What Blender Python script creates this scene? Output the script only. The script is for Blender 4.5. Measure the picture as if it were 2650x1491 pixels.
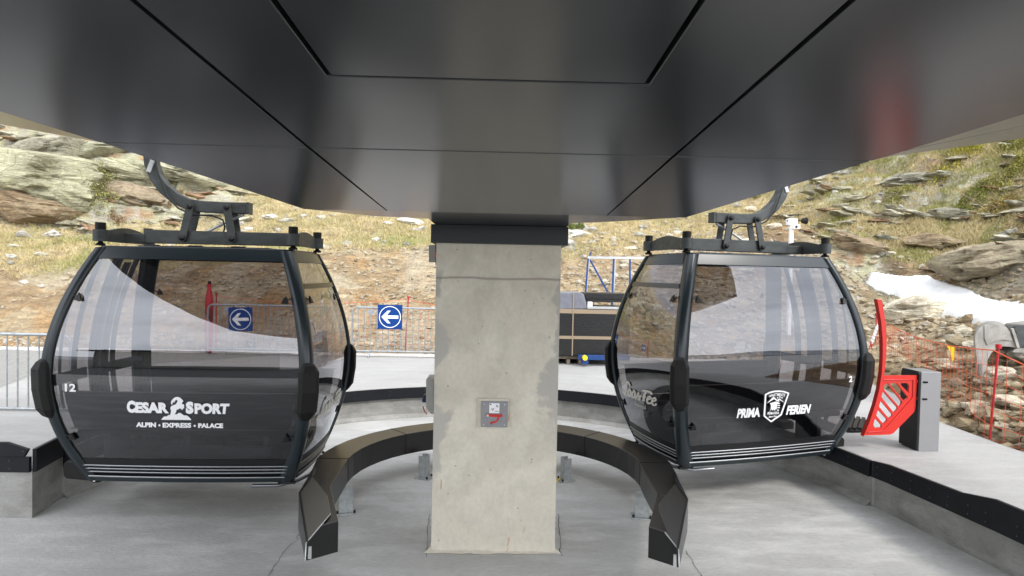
import bpy, bmesh, math, random
import numpy as np
from mathutils import Vector, Matrix, noise as mnoise
from mathutils.geometry import tessellate_polygon
R=math.radians; PI=math.pi
random.seed(7); rng=np.random.default_rng(11)
C=bpy.context.scene.collection
for o in list(bpy.data.objects): bpy.data.objects.remove(o)
# ------------------------------------------------------------------ camera
FPX=1472.; PITCH,YAW,ROLL=1.40,-1.17,1.15; CAMH=2.26; PL=.45   # PL = platform level above the pit floor
scn=bpy.context.scene
cam=bpy.data.objects.new('camera',bpy.data.cameras.new('camera')); C.objects.link(cam); scn.camera=cam
cam.data.sensor_width=36; cam.data.lens=36*FPX/2650; cam.data.clip_start=.05; cam.data.clip_end=20000
MR=Matrix.Rotation(R(YAW),3,'Z')@Matrix.Rotation(R(90-PITCH),3,'X')@Matrix.Rotation(R(ROLL),3,'Z')
cam.matrix_world=Matrix.Translation((0,0,CAMH))@MR.to_4x4()
scn.render.resolution_x=1024; scn.render.resolution_y=576
# ------------------------------------------------------------------ light
SUN_EL,SUN_AZ=40,128          # azimuth clockwise from +Y (north): behind the camera, to the right
wd=bpy.data.worlds.new("World"); scn.world=wd; wd.use_nodes=True; nt=wd.node_tree; nt.nodes.clear()
sky=nt.nodes.new('ShaderNodeTexSky'); sky.sky_type='NISHITA'; sky.sun_disc=False
sky.sun_elevation=R(SUN_EL); sky.sun_rotation=R(SUN_AZ); sky.altitude=2000; sky.dust_density=2
tc=nt.nodes.new('ShaderNodeTexCoord'); nz=nt.nodes.new('ShaderNodeTexNoise'); nz.inputs['Scale'].default_value=2.2; nz.inputs['Detail'].default_value=6
mp=nt.nodes.new('ShaderNodeMapping'); mp.inputs['Scale'].default_value=(1,1,3.2)
cr=nt.nodes.new('ShaderNodeValToRGB'); cr.color_ramp.elements[0].position=.30; cr.color_ramp.elements[0].color=(.55,.55,.55,1); cr.color_ramp.elements[1].position=.62; cr.color_ramp.elements[1].color=(1,1,1,1)
mx=nt.nodes.new('ShaderNodeMixRGB'); mx.inputs['Color2'].default_value=(10.5,10.9,11.8,1)
bg=nt.nodes.new('ShaderNodeBackground'); bg.inputs['Strength'].default_value=.12; wo=nt.nodes.new('ShaderNodeOutputWorld')
L=nt.links.new
L(tc.outputs['Generated'],mp.inputs['Vector']); L(mp.outputs['Vector'],nz.inputs['Vector']); L(nz.outputs['Fac'],cr.inputs['Fac'])
dp=nt.nodes.new('ShaderNodeVectorMath'); dp.operation='DOT_PRODUCT'; dp.inputs[1].default_value=(math.sin(R(170))*.92,math.cos(R(170))*.92,.38); L(tc.outputs['Generated'],dp.inputs[0])
mr=nt.nodes.new('ShaderNodeMapRange'); mr.interpolation_type='SMOOTHSTEP'; mr.inputs['From Min'].default_value=-.1; mr.inputs['From Max'].default_value=.95; mr.inputs['To Min'].default_value=.78; mr.inputs['To Max'].default_value=2.8; L(dp.outputs['Value'],mr.inputs[0])
cm=nt.nodes.new('ShaderNodeMixRGB'); cm.blend_type='MULTIPLY'; cm.inputs[0].default_value=1; cm.inputs[1].default_value=(10.5,10.8,11.4,1); L(mr.outputs[0],cm.inputs[2]); L(cm.outputs[0],mx.inputs['Color2'])
L(cr.outputs['Color'],mx.inputs['Fac']); L(sky.outputs['Color'],mx.inputs['Color1']); L(mx.outputs['Color'],bg.inputs['Color']); L(bg.outputs['Background'],wo.inputs['Surface'])
sl=bpy.data.lights.new('sun','SUN'); sl.energy=2.0; sl.angle=R(12); sl.color=(1,.96,.9)
so=bpy.data.objects.new('sun',sl); C.objects.link(so)
sd=Vector((math.sin(R(SUN_AZ))*math.cos(R(SUN_EL)),math.cos(R(SUN_AZ))*math.cos(R(SUN_EL)),math.sin(R(SUN_EL))))
so.rotation_euler=sd.to_track_quat('Z','Y').to_euler()
scn.view_settings.view_transform='Standard'; scn.view_settings.look='None'; scn.view_settings.gamma=1
scn.view_settings.exposure=.24
# ------------------------------------------------------------------ measuring helpers (photo pixels of 2650x1491 -> metres)
def ray(x,y): return MR@Vector(((x-1325.)/FPX,-(y-745.5)/FPX,-1.))
def G(x,y,z=0.):                       # point on a horizontal level
    d=ray(x,y); t=(z-CAMH)/d.z; return Vector((d.x*t,d.y*t,z))
def A(x,y,Y):                          # point at a measured depth
    d=ray(x,y); t=Y/d.y; return Vector((d.x*t,Y,CAMH+d.z*t))
MRT=MR.transposed()
# ------------------------------------------------------------------ materials
def newmat(n):
    m=bpy.data.materials.new(n); m.use_nodes=True; t=m.node_tree; b=t.nodes['Principled BSDF']; return m,t,b
def plain(n,col,rough=.5,metal=0.,var=0.,scale=8.,bump=0.,stretch=(1,1,1),ior=None,coat=0.,detail=6):
    m,t,b=newmat(n); b.inputs['Roughness'].default_value=rough; b.inputs['Metallic'].default_value=metal
    b.inputs['Base Color'].default_value=(*col,1)
    if ior: b.inputs['IOR'].default_value=ior
    if coat: b.inputs['Coat Weight'].default_value=coat; b.inputs['Coat Roughness'].default_value=.08
    if var or bump:
        tcn=t.nodes.new('ShaderNodeTexCoord'); mpn=t.nodes.new('ShaderNodeMapping'); mpn.inputs['Scale'].default_value=stretch
        no=t.nodes.new('ShaderNodeTexNoise'); no.inputs['Scale'].default_value=scale; no.inputs['Detail'].default_value=detail; no.inputs['Roughness'].default_value=.65
        t.links.new(tcn.outputs['Object'],mpn.inputs[0]); t.links.new(mpn.outputs[0],no.inputs[0])
        if var:
            rp=t.nodes.new('ShaderNodeValToRGB'); e=rp.color_ramp.elements; e[0].position=.3; e[1].position=.7
            e[0].color=(*[c*(1-var) for c in col],1); e[1].color=(*[min(1,c*(1+var)) for c in col],1)
            t.links.new(no.outputs['Fac'],rp.inputs[0]); t.links.new(rp.outputs[0],b.inputs['Base Color'])
        if bump:
            bp=t.nodes.new('ShaderNodeBump'); bp.inputs['Strength'].default_value=bump; bp.inputs['Distance'].default_value=.01
            t.links.new(no.outputs['Fac'],bp.inputs['Height']); t.links.new(bp.outputs[0],b.inputs['Normal'])
    return m
def mixn(t,a,b_,fac,mode='MIX'):
    n=t.nodes.new('ShaderNodeMixRGB'); n.blend_type=mode
    for s,v in ((1,a),(2,b_)):
        if isinstance(v,tuple): n.inputs[s].default_value=(*v,1)
        else: t.links.new(v,n.inputs[s])
    if isinstance(fac,(int,float)): n.inputs[0].default_value=fac
    else: t.links.new(fac,n.inputs[0])
    return n.outputs[0]
def noisen(t,vec,scale,detail=5,rough=.6,lo=.35,hi=.65,dist=0.):
    n=t.nodes.new('ShaderNodeTexNoise'); n.inputs['Scale'].default_value=scale; n.inputs['Detail'].default_value=detail; n.inputs['Roughness'].default_value=rough; n.inputs['Distortion'].default_value=dist
    t.links.new(vec,n.inputs[0]); r=t.nodes.new('ShaderNodeMapRange'); r.inputs['From Min'].default_value=lo; r.inputs['From Max'].default_value=hi
    t.links.new(n.outputs['Fac'],r.inputs[0]); return r.outputs[0]
def mapn(t,sc=(1,1,1),loc=(0,0,0),rot=(0,0,0)):
    tcn=t.nodes.new('ShaderNodeTexCoord'); m=t.nodes.new('ShaderNodeMapping'); m.inputs['Scale'].default_value=sc; m.inputs['Location'].default_value=loc; m.inputs['Rotation'].default_value=rot
    t.links.new(tcn.outputs['Object'],m.inputs[0]); return m.outputs[0]
def concrete(n,base,dark,light,streak=(1,1,1),pores=True,rough=.8,stain=.5,bump=.25,big=.9,fine=.13):
    m,t,b=newmat(n); b.inputs['Roughness'].default_value=rough
    v=mapn(t); vs=mapn(t,streak)
    c=mixn(t,base,dark,noisen(t,v,big,5,.6,.42,.72,.4))
    mm=t.nodes.new('ShaderNodeMath'); mm.operation='MULTIPLY'; mm.inputs[1].default_value=stain
    t.links.new(noisen(t,vs,2.6,7,.62,.46,.68,.2),mm.inputs[0]); c=mixn(t,c,light,mm.outputs[0])
    f=noisen(t,vs,30,6,.7,.3,.7); c=mixn(t,c,mixn(t,(1-fine,)*3,(1+fine*.7,)*3,f),1.,'MULTIPLY')
    if not pores:
        g1=noisen(t,v,95,3,.7,.3,.7); c=mixn(t,c,mixn(t,(.93,.93,.93),(1.06,1.06,1.06),g1),1.,'MULTIPLY')
        g2=noisen(t,v,7,6,.75,.62,.72); g2m=t.nodes.new('ShaderNodeMath'); g2m.operation='MULTIPLY'; g2m.inputs[1].default_value=.45; t.links.new(g2,g2m.inputs[0]); c=mixn(t,c,tuple(x*.72 for x in dark),g2m.outputs[0])
        g3=noisen(t,mapn(t,(1,1,1),(3,7,0)),34,3,.6,.70,.74); g3m=t.nodes.new('ShaderNodeMath'); g3m.operation='MULTIPLY'; g3m.inputs[1].default_value=.5; t.links.new(g3,g3m.inputs[0]); c=mixn(t,c,tuple(x*.4 for x in dark),g3m.outputs[0])
    if pores:
        vo=t.nodes.new('ShaderNodeTexVoronoi'); vo.inputs['Scale'].default_value=11; t.links.new(v,vo.inputs[0])
        r=t.nodes.new('ShaderNodeMapRange'); r.inputs['From Min'].default_value=.05; r.inputs['From Max'].default_value=.10; r.inputs['To Min'].default_value=.75; r.inputs['To Max'].default_value=0
        t.links.new(vo.outputs['Distance'],r.inputs[0])
        k=noisen(t,v,3,3,.5,.42,.56); q=t.nodes.new('ShaderNodeMath'); q.operation='MULTIPLY'; t.links.new(k,q.inputs[0]); t.links.new(r.outputs[0],q.inputs[1])
        c=mixn(t,c,tuple(x*.35 for x in dark),q.outputs[0])
    t.links.new(c,b.inputs['Base Color'])
    bp=t.nodes.new('ShaderNodeBump'); bp.inputs['Strength'].default_value=bump; bp.inputs['Distance'].default_value=.006
    t.links.new(f,bp.inputs['Height']); t.links.new(bp.outputs[0],b.inputs['Normal'])
    return m,t,b,c
M={}
M['floor'],t,b,c=concrete('pit_concrete',(.445,.44,.42),(.325,.32,.305),(.55,.545,.53),(.55,1.7,1),pores=False,bump=.35,stain=.8,big=.55)
M['platform'],t,b,c=concrete('platform_concrete',(.37,.365,.353),(.295,.29,.28),(.44,.437,.425),(.5,2.5,1),pores=False,bump=.2,big=.5)
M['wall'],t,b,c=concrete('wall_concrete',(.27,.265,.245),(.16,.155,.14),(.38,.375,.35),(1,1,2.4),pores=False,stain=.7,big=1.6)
# pillar: cast concrete with darker repair patches along its edges, a pour line and small blow holes
M['pillar'],t,b,c=concrete('pillar_concrete',(.60,.55,.45),(.46,.43,.36),(.68,.64,.54),(1.,1.,.8),stain=.85,big=2.6,bump=.2,fine=.08)
v=mapn(t); sp=t.nodes.new('ShaderNodeSeparateXYZ'); t.links.new(v,sp.inputs[0])
ab=t.nodes.new('ShaderNodeMath'); ab.operation='ABSOLUTE'; t.links.new(sp.outputs[0],ab.inputs[0])
def mth(op,a,b2=None,t=t):
    n=t.nodes.new('ShaderNodeMath'); n.operation=op
    for i,x in enumerate((a,b2)):
        if x is None: continue
        if isinstance(x,(int,float)): n.inputs[i].default_value=x
        else: t.links.new(x,n.inputs[i])
    return n.outputs[0]
nb=t.nodes.new('ShaderNodeTexNoise'); nb.inputs['Scale'].default_value=1.9; nb.inputs['Detail'].default_value=7; nb.inputs['Roughness'].default_value=.55; t.links.new(v,nb.inputs[0])
edge=mth('ADD',ab.outputs[0],mth('MULTIPLY',mth('SUBTRACT',nb.outputs['Fac'],.5),.95))
zz=mth('MULTIPLY',mth('ABSOLUTE',mth('SUBTRACT',sp.outputs[2],1.7)),.10)
pm=t.nodes.new('ShaderNodeMapRange'); pm.inputs['From Min'].default_value=.405; pm.inputs['From Max'].default_value=.44; t.links.new(mth('SUBTRACT',edge,zz),pm.inputs[0])
below=t.nodes.new('ShaderNodeMapRange'); below.inputs['From Min'].default_value=2.30; below.inputs['From Max'].default_value=2.24; t.links.new(sp.outputs[2],below.inputs[0])
c=mixn(t,c,(.43,.405,.355),mth('MULTIPLY',pm.outputs[0],below.outputs[0]))
ln=mth('ABSOLUTE',mth('SUBTRACT',mth('ADD',sp.outputs[2],mth('MULTIPLY',nb.outputs['Fac'],.05)),2.245))
lr=t.nodes.new('ShaderNodeMapRange'); lr.inputs['From Min'].default_value=.004; lr.inputs['From Max'].default_value=.014; lr.inputs['To Min'].default_value=.6; lr.inputs['To Max'].default_value=0; t.links.new(ln,lr.inputs[0])
c=mixn(t,c,(.20,.16,.13),lr.outputs[0])
rs=noisen(t,mapn(t,(5,5,1.2)),2.6,3,.5,.70,.74); c=mixn(t,c,(.45,.22,.13),mth('MULTIPLY',rs,.6))
t.links.new(c,b.inputs['Base Color'])
M['darkroad']=plain('dark_asphalt',(.10,.10,.10),.9,0,.25,3,.2)  # for the added sheet behind the camera, kept dark for the glass reflections
M['asphalt']=plain('asphalt',(.25,.245,.23),.9,0,.18,14,.3)
M['gravel']=plain('gravel',(.55,.53,.50),.9,0,.5,22,.6)
M['soffit']=plain('anthracite_soffit',(.019,.021,.023),.21,0,0,ior=1.75)
M['groove']=plain('groove_black',(.004,.004,.004),.6)
M['collar']=plain('collar_metal',(.015,.018,.020),.42,0)
M['rail']=plain('rail_lacquer',(.006,.0056,.005),.30,0,.1,5,ior=1.62)
M['edgeb']=plain('black_board',(.008,.009,.012),.5,0,.25,6)
M['slate']=plain('slate_paint',(.013,.020,.024),.28,0,.06,3,ior=1.5)
M['black']=plain('black_plastic',(.012,.012,.013),.45,0,.1,20)
M['rubber']=plain('rubber',(.009,.0085,.008),.55,0,.12,12)
M['galv']=plain('galvanised',(.36,.38,.39),.5,.75,.25,18,.08)
M['galvdark']=plain('galvanised_dark',(.055,.060,.058),.50,.35,.35,14,.15,(.4,1,1))
M['chrome']=plain('brushed_steel',(.24,.25,.26),.38,1,.1,30)
M['steelleg']=plain('galvanised_leg',(.40,.42,.42),.45,.45,.22,25)
M['white']=plain('white_vinyl',(.82,.82,.82),.5)
M['dwhite']=plain('pale_vinyl',(.60,.58,.53),.6)
M['greybox']=plain('grey_enclosure',(.30,.30,.275),.5,0,.08,6)
M['platemetal']=plain('plate_metal',(.25,.25,.26),.42,.35,.12,24)
M['red']=plain('red_gate',(.56,.016,.008),.38,0,.04,3)
M['redpole']=plain('red_pole',(.42,.012,.018),.5,0,.1,6)
M['orange']=plain('orange_net',(.72,.11,.035),.6)
M['yellow']=plain('yellow',(.85,.62,.02),.5)
M['blue']=plain('sign_blue',(.003,.042,.20),.65)
M['bluesteel']=plain('blue_steel',(.007,.045,.18),.55,0,.15,10)
M['postgrey']=plain('post_grey',(.26,.26,.265),.42,.3,.04,5)
M['alu']=plain('alu',(.55,.56,.56),.4,.6,.1,12)
M['wrap']=plain('black_wrap',(.012,.012,.012),.32,0,.4,9,.9,(1,1,4))
M['wrapgrey']=plain('grey_wrap',(.16,.165,.19),.38,0,.2,9,.6)
M['strap']=plain('strap',(.27,.205,.135),.6)
M['bucket']=plain('bucket_steel',(.30,.285,.26),.6,.35,.35,5,.3)
M['seat']=plain('seat_dark',(.005,.0055,.007),.5,0,.2,9)
M['seatline']=plain('seat_trim',(.06,.065,.07),.35,.5)
M['wood']=plain('branch_wood',(.22,.18,.14),.85,0,.3,20,.4)
M['paintwhite']=plain('trail_white',(.8,.8,.78),.7,0,.08,20)
M['paintred']=plain('trail_red',(.55,.03,.03),.7,0,.1,20)
M['render']=plain('house_render',(.55,.55,.53),.8,0,.1,2)
M['flower']=plain('purple_flower',(.38,.12,.45),.7)
for _n,_v in (('edgeb',.25),('black',.3),('rubber',.25),('wrap',.5),('seat',.2),('groove',.1),('slate',.45),('blue',.2)): M[_n].node_tree.nodes['Principled BSDF'].inputs['Specular IOR Level'].default_value=_v
# tinted acrylic
def glassmat(n,tint,base,mult,rough=0.0):
    m=bpy.data.materials.new(n); m.use_nodes=True; t=m.node_tree; t.nodes.clear()
    o=t.nodes.new('ShaderNodeOutputMaterial'); tr=t.nodes.new('ShaderNodeBsdfTransparent'); gl=t.nodes.new('ShaderNodeBsdfGlossy'); mi=t.nodes.new('ShaderNodeMixShader')
    tr.inputs[0].default_value=(*tint,1); gl.inputs[0].default_value=(.93,.95,1,1); gl.inputs['Roughness'].default_value=rough
    fr=t.nodes.new('ShaderNodeFresnel'); ge=t.nodes.new('ShaderNodeNewGeometry'); io=t.nodes.new('ShaderNodeMapRange'); io.inputs['To Min'].default_value=1.5; io.inputs['To Max'].default_value=1/1.5; t.links.new(ge.outputs['Backfacing'],io.inputs[0]); t.links.new(io.outputs[0],fr.inputs[0])
    a=t.nodes.new('ShaderNodeMath'); a.operation='MULTIPLY_ADD'; a.inputs[1].default_value=mult; a.inputs[2].default_value=base; a.use_clamp=True
    t.links.new(fr.outputs[0],a.inputs[0]); t.links.new(a.outputs[0],mi.inputs[0]); t.links.new(tr.outputs[0],mi.inputs[1]); t.links.new(gl.outputs[0],mi.inputs[2]); t.links.new(mi.outputs[0],o.inputs[0])
    no=t.nodes.new('ShaderNodeTexNoise'); no.inputs['Scale'].default_value=1.6; no.inputs['Detail'].default_value=2; bp=t.nodes.new('ShaderNodeBump'); bp.inputs['Strength'].default_value=.05; bp.inputs['Distance'].default_value=.01
    tcn=t.nodes.new('ShaderNodeTexCoord'); mpn=t.nodes.new('ShaderNodeMapping'); mpn.inputs['Scale'].default_value=(.7,.7,3); t.links.new(tcn.outputs['Object'],mpn.inputs[0]); t.links.new(mpn.outputs[0],no.inputs[0])
    t.links.new(no.outputs['Fac'],bp.inputs['Height']); t.links.new(bp.outputs[0],gl.inputs['Normal'])
    return m
M['glass']=glassmat('tinted_acrylic',(.335,.325,.335),.05,1.45)
M['glassback']=glassmat('tinted_acrylic_far',(.78,.76,.76),.03,1.0)
M['glasspane']=glassmat('window_glass',(.1,.1,.1),.3,1.)
# vertex-coloured ground cover
def vcol(n,rough=.9,nscale=9,nvar=.25,bump=.5,bscale=14,spec=.3,strata=0.,bdist=.06):
    m,t,b=newmat(n); b.inputs['Roughness'].default_value=rough; b.inputs['Specular IOR Level'].default_value=spec
    at=t.nodes.new('ShaderNodeVertexColor'); at.layer_name='Col'
    v=mapn(t); f=noisen(t,v,nscale,6,.7,.3,.7)
    c=mixn(t,at.outputs[0],mixn(t,(1-nvar,)*3,(1+nvar,)*3,f),1.,'MULTIPLY')
    hgt=noisen(t,v,bscale,7,.75,.2,.8)
    if strata:
        vs=mapn(t,(1.1,1.1,7),(0,0,0),(0,.16,0)); sN=noisen(t,vs,1.5,8,.68,.36,.62,.6); c=mixn(t,c,mixn(t,(1-strata,1-strata*1.05,1-strata*1.15),(1.12,1.12,1.1),sN),1.,'MULTIPLY')
        pn=noisen(t,v,2.3,6,.6,.50,.60); fine=noisen(t,v,26,5,.7,.40,.60); q_=t.nodes.new('ShaderNodeMath'); q_.operation='MULTIPLY'; t.links.new(pn,q_.inputs[0]); t.links.new(fine,q_.inputs[1])
        q2=t.nodes.new('ShaderNodeMath'); q2.operation='MULTIPLY'; q2.inputs[1].default_value=min(1,strata*1.3); t.links.new(q_.outputs[0],q2.inputs[0]); c=mixn(t,c,mixn(t,c,(1.35,1.35,1.2),1.,'MULTIPLY'),q2.outputs[0])
        if strata>.25:
            li=noisen(t,v,11,6,.75,.50,.58); la=noisen(t,v,1.7,4,.6,.42,.60); q3=t.nodes.new('ShaderNodeMath'); q3.operation='MULTIPLY'; t.links.new(li,q3.inputs[0]); t.links.new(la,q3.inputs[1]); c=mixn(t,c,mixn(t,c,(.50,.50,.33),.55),q3.outputs[0])
            gr_=noisen(t,v,38,4,.8,.35,.65); c=mixn(t,c,mixn(t,(.80,.80,.80),(1.18,1.18,1.16),gr_),1.,'MULTIPLY'); dkn=noisen(t,v,24,5,.75,.60,.68); q4=t.nodes.new('ShaderNodeMath'); q4.operation='MULTIPLY'; q4.inputs[1].default_value=.55; t.links.new(dkn,q4.inputs[0]); c=mixn(t,c,(.13,.12,.09),q4.outputs[0])
            vo=t.nodes.new('ShaderNodeTexVoronoi'); vo.feature='DISTANCE_TO_EDGE'; vo.inputs['Scale'].default_value=.9; vd=mapn(t,(1,1,3.2),(0,0,0),(0,.3,0)); nd=t.nodes.new('ShaderNodeMixRGB'); nd.blend_type='LINEAR_LIGHT'; nd.inputs[0].default_value=.09; nn_=t.nodes.new('ShaderNodeTexNoise'); nn_.inputs['Scale'].default_value=4; nn_.inputs['Detail'].default_value=5; t.links.new(vd,nd.inputs[1]); t.links.new(nn_.outputs['Color'],nd.inputs[2]); t.links.new(nd.outputs[0],vo.inputs[0])
            ck=t.nodes.new('ShaderNodeMapRange'); ck.inputs['From Min'].default_value=.005; ck.inputs['From Max'].default_value=.028; ck.inputs['To Min'].default_value=.45; ck.inputs['To Max'].default_value=0; t.links.new(vo.outputs['Distance'],ck.inputs[0]); c=mixn(t,c,(.12,.10,.07),ck.outputs[0])
        ad=t.nodes.new('ShaderNodeMath'); ad.operation='MULTIPLY_ADD'; ad.inputs[1].default_value=1.6; t.links.new(sN,ad.inputs[0]); t.links.new(hgt,ad.inputs[2]); hgt=ad.outputs[0]
    t.links.new(c,b.inputs['Base Color'])
    if bump:
        bp=t.nodes.new('ShaderNodeBump'); bp.inputs['Strength'].default_value=bump; bp.inputs['Distance'].default_value=bdist
        t.links.new(hgt,bp.inputs['Height']); t.links.new(bp.outputs[0],b.inputs['Normal'])
    return m
M['terrain']=vcol('hillside',.92,16,.30,.8,9,strata=.22)
M['stone']=vcol('stones',.88,9,.28,.8,12,bdist=.05,strata=.16)
M['rock']=vcol('rock_face',.9,7,.25,.9,7,strata=.30,bdist=.07)
M['grass']=vcol('grass_blades',.8,3,.1,0)
M['leaf']=vcol('juniper_leaves',.7,3,.1,0)
M['snow']=plain('snow',(.74,.745,.75),.8,0,.14,2.2,.8)
# ------------------------------------------------------------------ mesh helpers
class MB:
    def __init__(s): s.v=[]; s.f=[]; s.sm=[]
    def add(s,vs,fs,smooth=False):
        k=len(s.v); s.v+= [tuple(x) for x in vs]; s.f+= [tuple(i+k for i in f) for f in fs]; s.sm+=[smooth]*len(fs)
    def box(s,c,d,rz=0.,mat=None):
        cx,cy,cz=c; a,b_,h=d[0]/2,d[1]/2,d[2]/2; vs=[]
        for x in (-a,a):
            for y in (-b_,b_):
                for z in (-h,h):
                    p=Vector((x,y,z))
                    if mat is not None: p=mat@p
                    elif rz: p=Matrix.Rotation(rz,3,'Z')@p
                    vs.append(p+Vector(c))
        s.add(vs,[(0,1,3,2),(4,6,7,5),(0,4,5,1),(2,3,7,6),(0,2,6,4),(1,5,7,3)])
    def bar(s,p,q,w,h,up=(0,0,1)):
        p,q=Vector(p),Vector(q); d=(q-p); l=d.length; d.normalize(); u=Vector(up)
        if abs(d.dot(u))>.98: u=Vector((0,1,0))
        sx=d.cross(u).normalized(); uz=sx.cross(d)
        vs=[b0+sx*a*w/2+uz*b_*h/2 for b0 in (p,q) for a,b_ in ((-1,-1),(1,-1),(1,1),(-1,1))]
        s.add(vs,[(3,2,1,0),(4,5,6,7),(0,1,5,4),(1,2,6,5),(2,3,7,6),(3,0,4,7)])
    def tube(s,pts,r,n=8,cap=True):
        pts=[Vector(p) for p in pts]; rings=[]; prev=None
        for i,p in enumerate(pts):
            d=(pts[min(i+1,len(pts)-1)]-pts[max(i-1,0)]).normalized()
            if prev is None:
                u=Vector((0,0,1)) if abs(d.z)<.9 else Vector((1,0,0)); a=d.cross(u).normalized()
            else: a=(prev-d*prev.dot(d)).normalized()
            prev=a; b_=d.cross(a); rr=r[i] if isinstance(r,(list,tuple)) else r
            rings.append([p+(a*math.cos(2*PI*k/n)+b_*math.sin(2*PI*k/n))*rr for k in range(n)])
        vs=[v for g in rings for v in g]; fs=[]
        for i in range(len(pts)-1):
            for k in range(n): fs.append((i*n+k,i*n+(k+1)%n,(i+1)*n+(k+1)%n,(i+1)*n+k))
        s.add(vs,fs,True)
        if cap: s.add(rings[0],[tuple(range(n-1,-1,-1))]); s.add(rings[-1],[tuple(range(n))])
    def cyl(s,p,q,r,n=16): s.tube([p,q],r,n)
    def prism(s,poly,ex):
        """poly: planar list of 3D points, ex: extrusion vector"""
        poly=[Vector(p) for p in poly]; ex=Vector(ex); n=len(poly)
        vs=poly+[p+ex for p in poly]
        tri=tessellate_polygon([poly]); nrm=Vector((0,0,0))
        for i in range(n): nrm+=poly[i].cross(poly[(i+1)%n])
        flip = nrm.dot(ex)>0
        fs=[]
        for a,b_,c_ in tri:
            w=(poly[b_]-poly[a]).cross(poly[c_]-poly[a])
            if w.dot(ex)>0: a,c_=c_,a
            fs.append((a,b_,c_)); fs.append((c_+n,b_+n,a+n))
        for i in range(n):
            j=(i+1)%n; fs.append((i,j,j+n,i+n) if flip else (j,i,i+n,j+n))
        s.add(vs,fs)
    def sheet(s,poly,z=None):
        poly=[Vector(p) for p in poly]; tri=tessellate_polygon([poly]); s.add(poly,[tuple(t_) for t_ in tri])
    def build(s,name,mat,parent=None,bevel=0.,seg=2,bang=35):
        me=bpy.data.meshes.new(name); me.from_pydata([tuple(v) for v in s.v],[],s.f); me.update()
        bm=bmesh.new(); bm.from_mesh(me); bmesh.ops.recalc_face_normals(bm,faces=bm.faces)
        bm.to_mesh(me); bm.free()
        if any(s.sm):
            me.polygons.foreach_set('use_smooth',s.sm)
        me.materials.append(M[mat] if isinstance(mat,str) else mat)
        o=bpy.data.objects.new(name,me); C.objects.link(o)
        if parent is not None: o.parent=parent
        if bevel:
            mo=o.modifiers.new('bevel','BEVEL'); mo.width=bevel; mo.segments=seg; mo.limit_method='ANGLE'; mo.angle_limit=R(bang)
        return o
def thing(name,label,cat,loc=(0,0,0),rz=0.,group=None):
    o=bpy.data.objects.new(name,None); C.objects.link(o); o.location=loc; o.rotation_euler=(0,0,rz); o['label']=label; o['category']=cat
    o.empty_display_size=.1
    if group: o['group']=group
    return o
def tag(o,label,cat,group=None):
    o['label']=label; o['category']=cat
    if group: o['group']=group
    return o
def struct(o,kind='structure',label=None,cat=None):
    o['kind']=kind
    if label: o['label']=label
    if cat: o['category']=cat
    return o
def arr_mesh(name,co,faces,mat,cols=None,smooth=True):
    me=bpy.data.meshes.new(name); nv=len(co); faces=np.asarray(faces,np.int32); nf,k=faces.shape
    me.vertices.add(nv); me.vertices.foreach_set('co',np.asarray(co,np.float32).ravel())
    me.loops.add(nf*k); me.loops.foreach_set('vertex_index',faces.ravel()); me.polygons.add(nf)
    me.polygons.foreach_set('loop_start',np.arange(0,nf*k,k,dtype=np.int32)); me.polygons.foreach_set('loop_total',np.full(nf,k,np.int32))
    me.polygons.foreach_set('use_smooth',np.full(nf,smooth)); me.update(calc_edges=True); me.validate()
    if cols is not None:
        ca=me.color_attributes.new('Col','FLOAT_COLOR','POINT'); cc=np.ones((nv,4),np.float32); cc[:,:3]=cols; ca.data.foreach_set('color',cc.ravel())
    me.materials.append(M[mat]); o=bpy.data.objects.new(name,me); C.objects.link(o); return o
# text -> triangles in the unit square
def text_tris(s,offset=0.02):
    cu=bpy.data.curves.new('t','FONT'); cu.body=s; cu.size=1; cu.offset=offset; cu.resolution_u=3
    o=bpy.data.objects.new('t',cu); C.objects.link(o); dg=bpy.context.evaluated_depsgraph_get(); me=bpy.data.meshes.new_from_object(o.evaluated_get(dg))
    bm=bmesh.new(); bm.from_mesh(me); bmesh.ops.triangulate(bm,faces=bm.faces)
    V=np.array([v.co[:2] for v in bm.verts]); F=[tuple(v.index for v in f.verts) for f in bm.faces]; bm.free()
    bpy.data.objects.remove(o); bpy.data.curves.remove(cu)
    lo,hi=V.min(0),V.max(0); V=(V-lo)/(hi-lo); return V,F
def text_on(mb,s,quad,f3,offset=.02):
    """quad = BL,BR,TL,TR in some 2D frame, f3 maps that frame to 3D"""
    V,F=text_tris(s,offset); bl,br,tl,tr=[np.array(q,float) for q in quad]
    pts=[f3(*(bl*(1-a)*(1-b_)+br*a*(1-b_)+tl*(1-a)*b_+tr*a*b_)) for a,b_ in V]
    mb.add(pts,F)
def ribbon2d(pts,w):
    pts=[np.array(p,float) for p in pts]; out=[]
    for i,p in enumerate(pts):
        d=pts[min(i+1,len(pts)-1)]-pts[max(i-1,0)]; d/= (np.linalg.norm(d)+1e-9); n=np.array([-d[1],d[0]])
        ww=w*(.75 if i in (0,len(pts)-1) else 1); out.append((p-n*ww/2,p+n*ww/2))
    return out
def smooth2d(pts,k=4):
    P=[np.array(p,float) for p in pts]; o=[]
    for i in range(len(P)-1):
        p0,p1,p2,p3=P[max(i-1,0)],P[i],P[i+1],P[min(i+2,len(P)-1)]
        for j in range(k):
            t_=j/k; o.append(.5*((2*p1)+(-p0+p2)*t_+(2*p0-5*p1+4*p2-p3)*t_**2+(-p0+3*p1-3*p2+p3)*t_**3))
    o.append(P[-1]); return o
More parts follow.
